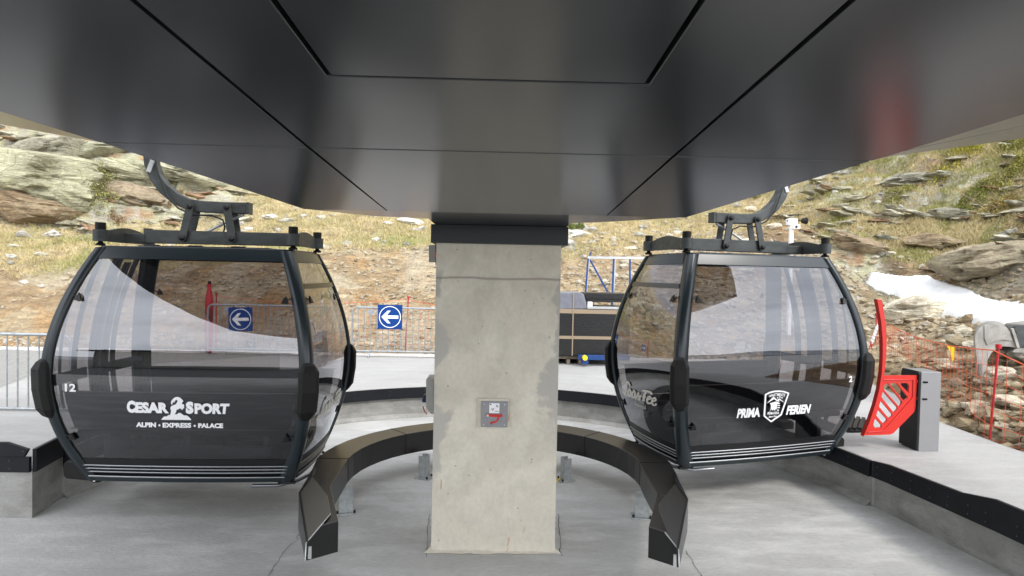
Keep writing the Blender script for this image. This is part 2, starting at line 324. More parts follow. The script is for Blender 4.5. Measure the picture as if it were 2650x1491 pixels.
#GROUND
# ------------------------------------------------------------------ ground, pit, platform
PC=Vector((-.22,5.0)); PR=4.04; CORN=(-4.13,5.10)
arc=[(PC.x+PR*math.cos(a),PC.y+PR*math.sin(a)) for a in np.linspace(R(8.5),R(172),44)]
RE=[(4.40,0.),(4.12,3.0),(3.98,4.40),(3.94,4.68),(3.83,5.42),(3.79,5.58)]
edge=[(4.9,-60)]+RE+arc+[CORN,(-60,CORN[1])]
mb=MB(); mb.sheet([(-400,-400,0),(400,-400,0),(400,60,0),(-400,60,0)]); struct(mb.build('ground','floor'))
foot=12.45
mb=MB(); mb.sheet([(-300,-2.4,.004),(4.6,-2.4,.004),(4.6,-60,.004),(300,-60,.004),(300,-300,.004),(-300,-300,.004)]); struct(mb.build('road','darkroad'))  # unseen dark ground added behind the camera to darken what the windows mirror
mb=MB(); plat=[(x,y,PL) for x,y in edge]+[(-60,foot+2.5,PL),(7.6,foot+2.5,PL),(7.1,12.2,PL),(6.4,9,PL),(5.75,7.3,PL),(5.68,6.3,PL),(5.68,-60,PL)]
mb.sheet(plat)
struct(mb.build('platform','platform'))
mb=MB(); ew=list(edge)
for (x0,y0),(x1,y1) in zip(ew[:-1],ew[1:]): mb.add([(x0,y0,-.02),(x1,y1,-.02),(x1,y1,PL-.003),(x0,y0,PL-.003)],[(0,1,2,3)])
tag(mb.build('pit_wall','wall'),'stained cast concrete wall curving round the cabin pit below the platform','wall')
# fillet of rough mortar at the base of the wall
mb=MB(); prev=None
for i,(x,y) in enumerate(arc[:]):
    n=(PC-Vector((x,y))).normalized(); j=mnoise.noise(Vector((x*3,y*3,0)))*.02
    a=(x+n.x*.004,y+n.y*.004,.055+j); b_=(x+n.x*(.07+j),y+n.y*(.07+j),.003)
    if prev: mb.add([prev[0],prev[1],b_,a],[(0,1,2,3)])
    prev=(a,b_)
struct(mb.build('mortar_fillet','wall'))
r0=G(-40,1010,PL); r1=G(105*1.029,935*1.029,PL)
mb=MB(); cz=PL+.004
mb.sheet([(-60,G(0,975*1.029,PL).y-4,cz),(G(0,975*1.029,PL).x,G(0,975*1.029,PL).y,cz),(r1.x,r1.y,cz),(-4.9,12.0,cz),(-4.2,foot+.3,cz),(-60,foot+.3,cz)])
struct(mb.build('road','asphalt'))
mb=MB(); n=160; top=[];bot=[]
for i in range(n+1):
    x=-25+i*(33/n); top.append((x,foot+.9,PL+.008)); bot.append((x,foot-.33+.10*mnoise.noise(Vector((x*1.7,0,3)))+.05*mnoise.noise(Vector((x*7,0,3))),PL+.008))
mb.add(top+bot,[(i,i+1,n+2+i,n+1+i) for i in range(n)]); struct(mb.build('gravel_strip','gravel'))
# loose gravel stones along the strip, on the pit floor cracks
# thin settled cracks in the pit floor
def crack(pts,w,z):
    mb=MB(); P=smooth2d([(p.x,p.y) for p in pts],10)
    P=[p+np.array([mnoise.noise(Vector((p[0]*9,p[1]*9,1))),mnoise.noise(Vector((p[0]*9,p[1]*9,7)))])*.03 for p in P]
    rb=[]
    for i,(a,b_) in enumerate(ribbon2d(P,w)):
        k=.35+.65*abs(mnoise.noise(Vector((i*.9,0,0))))*1.6; m_=(a+b_)/2; rb.append((m_+(a-m_)*k,m_+(b_-m_)*k))
    vs=[(*q,z) for pr_ in rb for q in pr_]; mb.add(vs,[(2*i,2*i+1,2*i+3,2*i+2) for i in range(len(rb)-1)]); return mb
mb=crack([G(790,1365),G(762,1400),G(728,1440),G(690,1500)],.007,.004)
m2=crack([G(1772,1425),G(1790,1450),G(1805,1475),G(1830,1510)],.008,.004); mb.add(m2.v,m2.f)
m2=crack([G(1175,1185),G(1080,1176),G(960,1172),G(880,1176)],.007,.004); mb.add(m2.v,m2.f)
m2=crack([G(1100,1440),G(1106,1400),G(1112,1330)],.008,.004); mb.add(m2.v,m2.f)
m2=crack([G(1452,1440),G(1449,1400),G(1443,1330)],.012,.004); mb.add(m2.v,m2.f)
M['crack']=plain('crack_dirt',(.10,.095,.09),.95)
struct(mb.build('floor_cracks','crack'))
# black edge boards round the platform
EB=thing('platform_edge_boards','long run of black edge boards bolted along the curved concrete platform edge','edge board')
def board(pts,z0,z1s,th=.03,name='board'):
    mb=MB()
    for k in range(len(pts)-1):
        (x0,y0),(x1,y1)=pts[k],pts[k+1]; d=Vector((x1-x0,y1-y0)).normalized(); n=Vector((-d.y,d.x))*th
        a0,a1=z1s[k],z1s[k+1]
        mb.add([(x0,y0,z0),(x1,y1,z0),(x1,y1,a1),(x0,y0,a0),(x0+n.x,y0+n.y,z0),(x1+n.x,y1+n.y,z0),(x1+n.x,y1+n.y,a1),(x0+n.x,y0+n.y,a0)],
               [(0,1,2,3),(7,6,5,4),(3,2,6,7),(0,4,5,1),(0,3,7,4),(1,5,6,2)])
    return mb.build(name,'edgeb',EB)
bz0=PL-.15
for k in range(0,len(arc)-1,5):
    seg=[(x,y) for x,y in arc[k:k+6]]; seg=[(x+(PC.x-x)*.0025,y+(PC.y-y)*.0025) for x,y in seg]
    board(seg,bz0,[PL+.012]*len(seg),.035)
for (a_,b_),(z0_,z1_) in (((RE[4],RE[5]),(PL+.03,PL+.012)),((RE[3],RE[4]),(PL+.045,PL+.03)),((RE[2],RE[3]),(PL+.10,PL+.045)),((RE[1],RE[2]),(PL+.10,PL+.10)),((RE[0],RE[1]),(PL+.10,PL+.10))):
    board([a_,b_],bz0,[z0_,z1_])
board([RE[5],arc[0]],bz0,[PL+.012]*2)
board([arc[-6],arc[-1]],.40,[.50,.62]); board([arc[-1],(CORN[0],CORN[1]+.004)],.415,[.62]*2,.03)
board([(CORN[0]-.004,CORN[1]),(-60,CORN[1])],.42,[.556]*2)
mb=MB(); mb.prism([(-60,CORN[1]-.032,.560),(CORN[0]-.05,CORN[1]-.032,.560),(CORN[0]-.012,CORN[1]-.032,.625),(CORN[0]-.20,CORN[1]-.032,.685),(-60,CORN[1]-.032,.685)],(0,.03,0)); mb.build('upper_board','edgeb',EB)
_sm=MB(); _sm.cyl((0,0,0),(0,.004,0),.0075,8); _s0=[None]
def scr(x,y,z,n):
    n=Vector(n).normalized(); q_=Vector((0,1,0)).rotation_difference(n)
    if _s0[0] is None: _s0[0]=_sm.build('screw','galvdark',EB); o=_s0[0]
    else: o=_s0[0].copy(); C.objects.link(o); o.parent=EB
    o.rotation_mode='QUATERNION'; o.rotation_quaternion=q_; o.location=(x,y,z)
for k in range(1,len(arc)-8,2):
    x,y=arc[k]; nv=(PC-Vector((x,y))).normalized()
    for dz in (.10,.035): scr(x+nv.x*.046,y+nv.y*.046,bz0+dz+.02,(nv.x,nv.y,0))
for y in (5.52,5.36,5.15,4.95,4.78,4.60,4.45,4.2):
    x=np.interp(y,[3.0,4.4,4.68,5.42,5.58],[4.12,3.98,3.94,3.83,3.79])
    for dz in (.12,.045): scr(x-.034,y,bz0+dz,(-1,-.1,0))
for x in (-4.30,-4.62,-5.0):
    scr(x,CORN[1]-.031,.525,(0,-1,0)); scr(x,CORN[1]-.031,.455,(0,-1,0))
scr(-4.18,CORN[1]-.033,.61,(0,-1,0))
#TERRAIN
# ------------------------------------------------------------------ hillside
def h2(ix,iy,s):
    n=(ix*374761393+iy*668265263+s*1442695041)&0xffffffff; n=((n^(n>>13))*1274126177)&0xffffffff; return ((n^(n>>16))&0xffff)/65535.
def vnoise(x,y,s=0):
    ix=np.floor(x).astype(np.int64); iy=np.floor(y).astype(np.int64); fx=x-ix; fy=y-iy; fx=fx*fx*fx*(fx*(fx*6-15)+10); fy=fy*fy*fy*(fy*(fy*6-15)+10)
    a=h2(ix,iy,s);b_=h2(ix+1,iy,s);c_=h2(ix,iy+1,s);d=h2(ix+1,iy+1,s)
    return (a*(1-fx)+b_*fx)*(1-fy)+(c_*(1-fx)+d*fx)*fy
def fbm(x,y,o=5,s=0,g=.5):
    v=0;a=1;tt=0
    for i in range(o):
        v=v+a*vnoise(x*(2**i)+17.3*i,y*(2**i)+9.1*i,s+i); tt+=a; a*=g
    return v/tt
def sst(a,b_,x):
    t_=np.clip((x-a)/(b_-a),0,1); return t_*t_*(3-2*t_)
MRn=np.array(MRT)
def proj(X,Y,Z):
    q=np.stack([X,Y,Z-CAMH],-1)@np.array(MR); return 1325+FPX*q[...,0]/-q[...,2],745.5-FPX*q[...,1]/-q[...,2]
def base_h(X,Y):
    U=X/np.maximum(Y,1)
    xr=np.interp(Y,[0,6.3,7.3,9,12.2,16],[5.7,5.7,5.78,6.45,7.2,8.2])
    dx=np.maximum(X-xr,0); dy=np.maximum(Y-foot,0); d=np.sqrt(dx*dx+dy*dy)
    wr=sst(.42,.75,U); wl=sst(-.30,-.55,U); wc=1-wr-wl
    hc=np.interp(d,[0,4.3,12,26,80],[0,2.45,4.9,13,50]); hr=np.interp(d,[0,4.6,7,30,80],[0,1.7,2.9,22,50]); hl=np.interp(d,[0,4.3,9.5,19,28,80],[0,1.7,3.1,10.5,14,40])
    return PL-.12+wc*hc+wr*hr+wl*hl+.12*np.clip(d*4,0,1),d
def terrace(h,st,k=3.):
    t_=h/st; f=t_-np.floor(t_); return st*(np.floor(t_)+f**k)
def hfull(X,Y):
    h,d=base_h(X,Y); U=X/np.maximum(Y,1); px,py=proj(X,Y,h+.3*(fbm(X*.22,Y*.22,4,5)-.5)*1.5*np.clip(d*.6,0,1))
    amp=np.clip(d*.6,0,1)
    wl=sst(700,560,px)*sst(600,545,py+30*(fbm(X*.5,Y*.5,3,3)-.5)*2)   # left outcrop
    wr=sst(1980,2140,px)*sst(850,700,py)                                # right rocks
    rn=fbm(X*.35+3,Y*.35,4,21); rk=np.clip(wl*sst(.30,.48,rn+.12)+wr*sst(.42,.56,rn+.04),0,1)
    big=(fbm(X*.22,Y*.22,4,5)-.5)*1.5*amp; med=(fbm(X*.9,Y*.9,4,8)-.5)*.45*amp; sml=(fbm(X*4,Y*4,4,12)-.5)*.17*amp
    h1=h+big*.5+med+sml
    # foliated rock: ledges that dip to the left
    hh=h+big*1.2+(fbm(X*.6,Y*.6,5,31)-.5)*1.5+X*.12
    te=terrace(hh+.16*(fbm(X*2.2,Y*2.2,4,35)-.5),.85,3.2)*.55+terrace(hh+.1*(fbm(X*5,Y*3,3,36)-.5),.21,2.5)*.45-X*.12+.30+.10*(fbm(X*3,Y*9,4,37)-.5)
    h2_=h1*(1-rk)+te*rk
    # snow field: smooth
    up=np.interp(px,[2150,2240,2400,2520,2650,2900],[697,700,714,755,795,870])+10*(fbm(X*1.3,Y*1.3,3,41)-.5)
    lo=np.interp(px,[2235,2330,2450,2560,2650,2900],[699,757,808,852,905,980])+9*(fbm(X*2,Y*2,4,42)-.5)
    sn=sst(-3,5,py-up)*sst(-3,5,lo-py)*(px>2236)*(px<3050)
    h3=h2_*(1-sn)+(h-.02+big*.5)*sn
    return h3,d,rk,sn,px,py
NU,NY=980,520
u=np.linspace(-1.65,1.75,NU); yy=np.concatenate([np.linspace(3.0,foot-.1,110),foot*np.exp(np.linspace(0,np.log(62/foot),NY-110))])
UU,YY=np.meshgrid(u,yy); XX=UU*YY
HH,DD,RK,SN,PX,PY=hfull(XX,YY)
sl_y=np.gradient(HH,axis=0)/np.gradient(YY,axis=0)
dirt=np.array([.36,.265,.158]); dirt2=np.array([.26,.178,.10]); dirt3=np.array([.47,.38,.25]); grn=np.array([.29,.27,.125]); straw=np.array([.48,.395,.225]); rock=np.array([.42,.39,.31]); lich=np.array([.48,.47,.31]); rust=np.array([.44,.25,.13]); dk=np.array([.22,.18,.13])
def mixc(a,b_,w): return a*(1-w[...,None])+b_*w[...,None]
col=np.broadcast_to(dirt,XX.shape+(3,)).copy()
col=mixc(col,dirt2,sst(.45,.65,fbm(XX*.8,YY*.8,5,51))*.7); col=mixc(col,dirt3,sst(.5,.68,fbm(XX*1.6+5,YY*1.6,5,52))*.75)
col=mixc(col,np.array([.42,.25,.11]),sst(.58,.70,fbm(XX*1.3+9,YY*1.3,5,54))*.55); col=mixc(col,np.array([.50,.44,.33]),sst(.56,.64,fbm(XX*.55+2,YY*.55,5,55))*.6); fn=fbm(XX*9,YY*9,3,56); col=col*(.80+.42*fn)[...,None]
col=mixc(col,dirt2*.8,(sst(1880,2010,PX)*sst(760,700,PY)*sst(2250,2150,PX)+sst(2180,2260,PX)*sst(850,780,PY)*sst(2420,2330,PX))*sst(.35,.55,fbm(XX*1.2,YY*1.2,4,53))*.9)
# grass line as it runs over the slope
gl=np.interp(PX,[-400,0,400,800,1000,1130,1500,1700,1900,2050,2200,2400,2650,3200],[715,700,690,640,632,640,655,640,590,560,640,690,700,740])
gm=sst(26,-14,PY-gl+60*(fbm(XX*.7,YY*.7,5,61)-.5)); gc=fbm(XX*1.1,YY*1.1,5,62); gcol=mixc(np.broadcast_to(straw,col.shape),grn,sst(.46,.60,gc)*(.45+.45*sst(300,60,np.abs(PX-300))+.45*sst(1900,2200,PX)).clip(0,1))
gcol=mixc(gcol,dirt2,sst(.58,.7,fbm(XX*2.1,YY*2.1,4,63))*.55)
col=mixc(col,gcol,gm*.92)
gline=np.exp(-((PY-gl+12)/16)**2)*sst(1050,900,np.abs(PX-760)+400); col=mixc(col,np.array([.27,.31,.09]),gline*.75*sst(.35,.5,gc))
rc=mixc(np.broadcast_to(rock,col.shape),lich,sst(.42,.60,fbm(XX*1.4,YY*1.4,5,71))); 
steep=sst(1.0,2.3,sl_y); rc=mixc(rc,rust*.9,steep*sst(.42,.6,fbm(XX*.9,YY*1.4,4,72))*.8); rc=mixc(rc,dk,sst(1.6,3.6,sl_y)*.55*sst(.35,.6,fbm(XX*2,HH*5,3,75)))
rc=mixc(rc,np.array([.52,.51,.46]),sst(.55,.72,fbm(XX*3,YY*5,4,73))*.6)
col=mixc(col,rc,RK)
gr=RK*sst(.95,.35,sl_y)*sst(.44,.56,fbm(XX*.8,YY*.8,4,74)); col=mixc(col,gcol,gr*.9)
pav=(DD<=0)
idx=np.arange(XX.size).reshape(XX.shape); q=np.stack([idx[:-1,:-1],idx[:-1,1:],idx[1:,1:],idx[1:,:-1]],-1).reshape(-1,4)
dq=DD.ravel()[q].max(1); sq=SN.ravel()[q].max(1); keep=dq>0
co=np.stack([XX,YY,HH],-1).reshape(-1,3)
struct(arr_mesh('hillside',co,q[keep],'terrain',col.reshape(-1,3)))
qs=q[keep&(sq>.01)]; used,inv=np.unique(qs,return_inverse=True); cs=co[used].copy(); cs[:,2]+=-.10+.21*SN.ravel()[used]**.7+.03*(fbm(cs[:,0]*1.5,cs[:,1]*1.5,3,44)-.5)
struct(arr_mesh('snow_field',cs,inv.reshape(-1,4),'snow'))
_hx=lambda x,y: tuple(float(k[0]) for k in hfull(np.array([x]),np.array([y]))[:1])[0]
def hit(px,py):                                  # walk a sight line down to the slope
    d=ray(px,py); Ys=np.concatenate([np.linspace(4,16,400),np.linspace(16,60,700)]); X=d.x/d.y*Ys; Z=CAMH+d.z/d.y*Ys
    h=hfull(X,Ys)[0]; w=np.nonzero((h>Z)&(base_h(X,Ys)[1]>0))[0]
    if len(w)==0: return None
    i=w[0]; return Vector((X[i],Ys[i],h[i]))
# scattered stones ("stuff"): lumps with a few random facets each
def ico(sub):
    bm=bmesh.new(); bmesh.ops.create_icosphere(bm,subdivisions=sub,radius=1); V=np.array([v.co[:] for v in bm.verts]); F=np.array([[v.index for v in f.verts] for f in bm.faces]); bm.free(); return V,F
IV,IF=ico(1); IV2,IF2=ico(2); IV3,IF3=ico(4); IV4,IF4=ico(5)
def scatter_stones(n,sampler,name,mat='stone',smin=.02,smax=.14,power=2.6,tone=((.42,.34,.23),(.58,.54,.46))):
    cos=[];fs=[];cc=[];k=0; X,Y=sampler(n); Z=hfull(X,Y)[0]
    for x,y,z in zip(X,Y,Z):
        s=smin+(smax-smin)*rng.random()**power; v=IV*(1+rng.normal(0,.22,(len(IV),1))); v=v*np.array([rng.uniform(.8,1.5),rng.uniform(.7,1.2),rng.uniform(.45,.8)])*s
        a=rng.uniform(0,6.28); c_,s_=math.cos(a),math.sin(a); v=v@np.array([[c_,-s_,0],[s_,c_,0],[0,0,1]]).T
        b_=rng.normal(0,.35); c_,s_=math.cos(b_),math.sin(b_); v=v@np.array([[1,0,0],[0,c_,-s_],[0,s_,c_]]).T
        cos.append(v+[x,y,z+s*.15]); fs.append(IF+k); k+=len(IV); t_=rng.random(); cc.append(np.broadcast_to(np.array(tone[0])*(1-t_)+np.array(tone[1])*t_*rng.uniform(.85,1.05),v.shape))
    o=arr_mesh(name,np.concatenate(cos),np.concatenate(fs),mat,np.concatenate(cc),False); return o
def samp_zone(cond,xr=(-1.1,1.15),ymin=12.2,ymax=32):
    def f(n):
        xs=[];ys=[]
        while sum(map(len,xs))<n:
            Y=ymin*np.exp(rng.random(n*3)*math.log(ymax/ymin)); X=rng.uniform(*xr,n*3)*Y; h,d,rk,sn,px,py=hfull(X,Y)
            g=np.interp(px,[-400,0,400,800,1000,1130,1500,1700,1900,2050,2200,2400,2650,3200],[715,700,690,640,632,640,655,640,590,560,640,690,700,740])
            w=(d>0.05)&(sn<.2)&cond(X,Y,d,rk,px,py,g)&(px>-500)&(px<3100); xs.append(X[w]); ys.append(Y[w])
        return np.concatenate(xs)[:n],np.concatenate(ys)[:n]
    return f
struct(scatter_stones(12000,samp_zone(lambda X,Y,d,rk,px,py,g:(py>g-15)&(fbm(X*.8,Y*.8,3,88)>.40)),'loose_stones',smin=.010,smax=.07,power=2.4,tone=((.40,.31,.19),(.56,.50,.40))),'stuff')
struct(scatter_stones(2000,samp_zone(lambda X,Y,d,rk,px,py,g:(py>g-60)&(px>1500)),'rubble_stones',smin=.02,smax=.13,power=2.6),'stuff')
struct(scatter_stones(2200,samp_zone(lambda X,Y,d,rk,px,py,g:(px>1900),(.45,1.15),4.5,16),'bank_rubble',smin=.012,smax=.15,power=2.6,tone=((.36,.28,.17),(.52,.45,.33))),'stuff')
struct(scatter_stones(1000,samp_zone(lambda X,Y,d,rk,px,py,g:(py<g+5)&(fbm(X*.9,Y*.9,3,89)>.50)),'grass_stones',smin=.03,smax=.22,power=2.6,tone=((.40,.38,.32),(.62,.60,.54))),'stuff')
def samp_foot(n): return rng.uniform(-11,6.5,n),foot-.25+rng.random(n)*.8
cos=scatter_stones(1500,samp_foot,'gravel_edge_stones',smin=.01,smax=.035,power=1.5,tone=((.45,.44,.42),(.72,.71,.68))); struct(cos,'stuff')
# rocks in the outcrops on the right: slabs lying in the bedding
def slabs(n,sampler,name):
    cos=[];fs=[];cc=[];k=0; X,Y=sampler(n); Z=hfull(X,Y)[0]
    for x,y,z in zip(X,Y,Z):
        s=rng.uniform(.07,.30)*(y/16)**.8; v=IV2*(1+rng.normal(0,.20,(len(IV2),1))); v=v*np.array([rng.uniform(1.1,2.2),rng.uniform(.6,1.0),rng.uniform(.16,.34)])*s
        a=rng.normal(0,.35); c_,s_=math.cos(a),math.sin(a); v=v@np.array([[c_,-s_,0],[s_,c_,0],[0,0,1]]).T
        b_=rng.normal(-.12,.16); c_,s_=math.cos(b_),math.sin(b_); v=v@np.array([[c_,0,-s_],[0,1,0],[s_,0,c_]]).T
        cos.append(v+[x,y,z+s*.05]); fs.append(IF2+k); k+=len(IV2); t_=rng.random()
        base=np.array([.46,.42,.31])*(1-t_)+np.array([.68,.66,.55])*t_
        if rng.random()<.15: base=np.array([.40,.25,.15])
        sh=np.clip((v[:,2]/s+.1)*3,0,1)[:,None]; cc.append(np.broadcast_to(base,v.shape))
    return struct(arr_mesh(name,np.concatenate(cos),np.concatenate(fs),'rock',np.concatenate(cc),False),'stuff')
slabs(520,samp_zone(lambda X,Y,d,rk,px,py,g:(px>1980)&(py<g+10)&(fbm(X*.5,Y*.5,3,91)>.47),(.5,1.15),8,26),'rock_slabs')
slabs(420,samp_zone(lambda X,Y,d,rk,px,py,g:(px<640)&(py<600)&(rk>.25),(-1.1,-.3),18,34),'outcrop_slabs')
# grass tufts
def tufts(n,sampler,name,hmin=.05,hmax=.16,blades=7,green=.4):
    X,Y=sampler(n); h,d,rk,sn,px,py=hfull(X,Y); gn=fbm(X*1.1,Y*1.1,5,62)
    N=n*blades; x=np.repeat(X,blades)+rng.normal(0,.05,N); y=np.repeat(Y,blades)+rng.normal(0,.05,N); z=np.repeat(h,blades)-.02
    sc=np.repeat((Y/16)**.7,blades); hh=rng.uniform(hmin,hmax,N)*sc; w=rng.uniform(.006,.014,N)*sc; a=rng.uniform(0,6.28,N); lx=rng.normal(0,.5,N)*hh; ly=rng.normal(-.15,.45,N)*hh
    P=np.zeros((N,3,3)); P[:,0]=np.stack([x-np.cos(a)*w,y-np.sin(a)*w,z],1); P[:,1]=np.stack([x+np.cos(a)*w,y+np.sin(a)*w,z],1); P[:,2]=np.stack([x+lx,y+ly,z+hh],1)
    g=np.clip((sst(.46,.60,np.repeat(gn,blades))*.8+green*rng.random(N)*.5)*np.repeat(.35+.5*sst(300,60,np.abs(px-300))+.45*sst(1900,2200,px),blades),0,1)[:,None]; cb=np.array([.54,.44,.24])*(1-g)+np.array([.30,.30,.10])*g; cb=cb*rng.uniform(.75,1.15,(N,1))
    return struct(arr_mesh(name,P.reshape(-1,3),np.arange(N*3).reshape(-1,3),'grass',np.repeat(cb,3,0),False),'stuff')
tufts(26000,samp_zone(lambda X,Y,d,rk,px,py,g:(py<g+12)&(rk<.7),(-1.05,1.1),13,34),'alpine_grass')
tufts(14000,samp_zone(lambda X,Y,d,rk,px,py,g:(px>1950)&(py<g),(.5,1.1),9,24),'slope_grass',.06,.15,8,.9)
# named boulders
def boulder(px,py,w,hf,label,tone=(.5,.48,.42),seed=0,flat=.5,rust=0.):
    p=hit(px,py)
    if p is None: return
    s=w*p.y/FPX/2; r2=np.random.default_rng(seed+5); V=(IV4 if w>110 else IV3).copy(); FF=IF4 if w>110 else IF3
    ph=r2.uniform(0,9,3)
    for i in range(len(V)):
        n1=mnoise.noise(Vector(V[i]*1.3+ph)); n2=mnoise.noise(Vector(V[i]*3.5+ph)); n3=mnoise.noise(Vector((V[i][0]*2,V[i][1]*2,V[i][2]*9+ph[2])))
        n4=abs(mnoise.noise(Vector((V[i][0]*5,V[i][1]*5,V[i][2]*12+ph[0])))); V[i]*=1+.42*n1+.16*n2+.10*n3-.09*n4
    # flatten a few facets
    for k in range(9):
        nrm=r2.normal(size=3); nrm/=np.linalg.norm(nrm); dd_=V@nrm; lim=.72+.12*r2.random(); ex=np.maximum(dd_-lim,0); V-=ex[:,None]*nrm*.9
    V=V*np.array([1,.8,hf])*s; a=r2.uniform(-.3,.3); c_,s_=math.cos(a),math.sin(a); V=V@np.array([[c_,0,-s_],[0,1,0],[s_,0,c_]]).T
    co=V+np.array([p.x,p.y+s*.3,p.z+s*hf*.35]); t_=(1.25 if tone[0]>=.5 else 1.2)*np.array(tone)*np.ones((len(V),1))
    nn=np.array([mnoise.noise(Vector(v_*(2.2/s)+ph)) for v_ in V]); t_=t_*(1+.35*nn[:,None]); t_=t_*(1-rust)+rust*np.array([.34,.2,.11])*(1+.3*nn[:,None])
    o=arr_mesh('boulder',co,FF,'stone' if seed<100 and tone[0]>=.5 else 'rock',t_,False)
    # origin at the boulder
    o.data.transform(Matrix.Translation((-p.x,-p.y,-p.z))); o.location=p; tag(o,label,'boulder','boulders lying on the slope')
    return o
BL=[(132,612,44,.5,'upright pale oval boulder in the grass left of the dark cabin',(.50,.48,.44)),
(212,602,50,.35,'flat pale boulder just left of the left cabin roof buffer',(.48,.46,.4)),
(30,640,30,.4,'small pale stone low in the grass at the left edge',(.5,.48,.42)),
(232,612,26,.4,'small grey stone half buried in grass by the left roof buffer',(.42,.41,.38)),
(60,735,30,.4,'pale stone in the sandy bank above the left barrier',(.55,.5,.42)),
(105,745,18,.5,'little white stone on the sandy bank left of the cabin',(.62,.58,.5)),
(1060,580,70,.3,'wide pale slab lying on straw grass left of the pillar collar',(.6,.57,.5)),
(1000,583,34,.35,'short pale slab next to the wide slab left of the collar',(.55,.52,.46)),
(700,565,42,.4,'pale boulder on the footpath above the left cabin',(.6,.57,.52)),
(640,600,38,.35,'low white slab behind the left hanger links',(.62,.6,.55)),
(560,612,40,.3,'low flat slab behind the left roof beam',(.58,.55,.5)),
(1490,612,90,.25,'long pale slab beside the juniper right of the collar',(.56,.55,.5)),
(1520,598,26,.6,'grey stone leaning on the juniper right of the collar',(.42,.42,.42)),
(1628,648,56,.3,'smooth pale slab in the grass above the blue frame',(.58,.55,.46)),
(1560,608,44,.2,'thin pale slab in grass under the soffit',(.5,.49,.44)),
(1945,548,34,.6,'tan rock on the rubble heap left of the right hanger',(.52,.45,.34)),
(2010,590,40,.55,'tan block in rubble by the white camera mast',(.55,.47,.36)),
(2035,565,26,.6,'pale pebble-like rock above the right roof beam',(.58,.52,.42)),
(2300,622,60,.35,'grey flat rock in grass above the snow',(.42,.42,.36)),
(2310,665,30,.6,'rounded pale boulder just above the tip of the snow',(.55,.5,.42)),
(2281,668,34,.5,'dark grey block left of the pale boulder above the snow',(.28,.27,.25)),
(2440,700,70,.3,'long grey slab touching the upper edge of the snow',(.42,.4,.33)),
(2385,822,190,.42,'huge cream boulder under the snow behind the red gate',(.62,.56,.44)),
(2310,808,62,.4,'tan block under the left end of the huge cream boulder',(.56,.48,.36)),
(2280,820,40,.5,'brown angular rock right of the red gate tip',(.5,.42,.3)),
(2420,828,50,.5,'cream rock below the huge boulder',(.6,.54,.42)),
(2500,868,60,.6,'angular cream rock left of the excavator bucket',(.6,.54,.42)),
(2477,880,60,.35,'flat grey rock below the angular cream rock',(.45,.41,.33)),
(2520,900,50,.5,'cream block beside the bucket teeth',(.6,.54,.43)),
(2600,985,110,.45,'large cream slab below the excavator bucket',(.62,.57,.46)),
(2625,1050,90,.45,'large tan rock behind the right net pole',(.55,.49,.38)),
(2480,960,60,.35,'tan rock in the net between the poles',(.52,.45,.34)),
(2520,1060,50,.45,'cream rock low behind the net beside the pole',(.6,.55,.44)),
(2455,1065,60,.45,'brown rock just right of the grey post behind the net',(.5,.42,.31)),
(2600,1110,46,.4,'tan stone near the platform edge behind the net',(.5,.44,.34)),
(2640,930,60,.5,'cream rock under the coupler of the excavator',(.6,.55,.46)),
(2560,1000,60,.4,'slanted cream slab touched by the bucket teeth',(.6,.56,.46))]
for i,(x,y,w,hf,lab,tn) in enumerate(BL): boulder(x,y,w,hf,lab,tn,i)
# lichen-covered rock faces of the left outcrop and the dark outcrop on the right
for i,(x,y,w,hf,lab,tn) in enumerate([(70,500,330,.55,'big yellow-green lichen rock at the left edge of the slope',(.46,.46,.32)),
  (75,560,300,.28,'rust brown layered rock under the big lichen rock',(.33,.24,.15)),
  (350,470,230,.35,'lichen slab between the shrub and the left hanger arm',(.47,.47,.33)),
  (335,520,170,.4,'brown layered block under the lichen slab',(.34,.27,.19)),
  (500,470,230,.3,'flat lichen rock carrying the red and white trail mark',(.46,.46,.34)),
  (100,415,200,.45,'grey fissured rock high at the left under the canopy edge',(.42,.41,.33)),
  (240,400,180,.3,'low lichen rock under the canopy edge left of the hanger arm',(.44,.44,.33)),
  (2590,690,260,.42,'big overhanging brown gneiss rock at the right edge',(.38,.33,.24)),
  (2430,640,150,.35,'brown layered rock above the snow',(.36,.28,.18)),
  (2240,650,150,.35,'dark layered rock right of the right cabin roof',(.35,.27,.18)),
  (2360,470,150,.25,'pale streaked slab high on the right slope',(.45,.45,.38)),
  (2480,560,130,.3,'grey green slab in the middle of the right slope',(.42,.42,.34))]):
    boulder(x,y,w,hf,lab,tn,100+i,rust=.12)
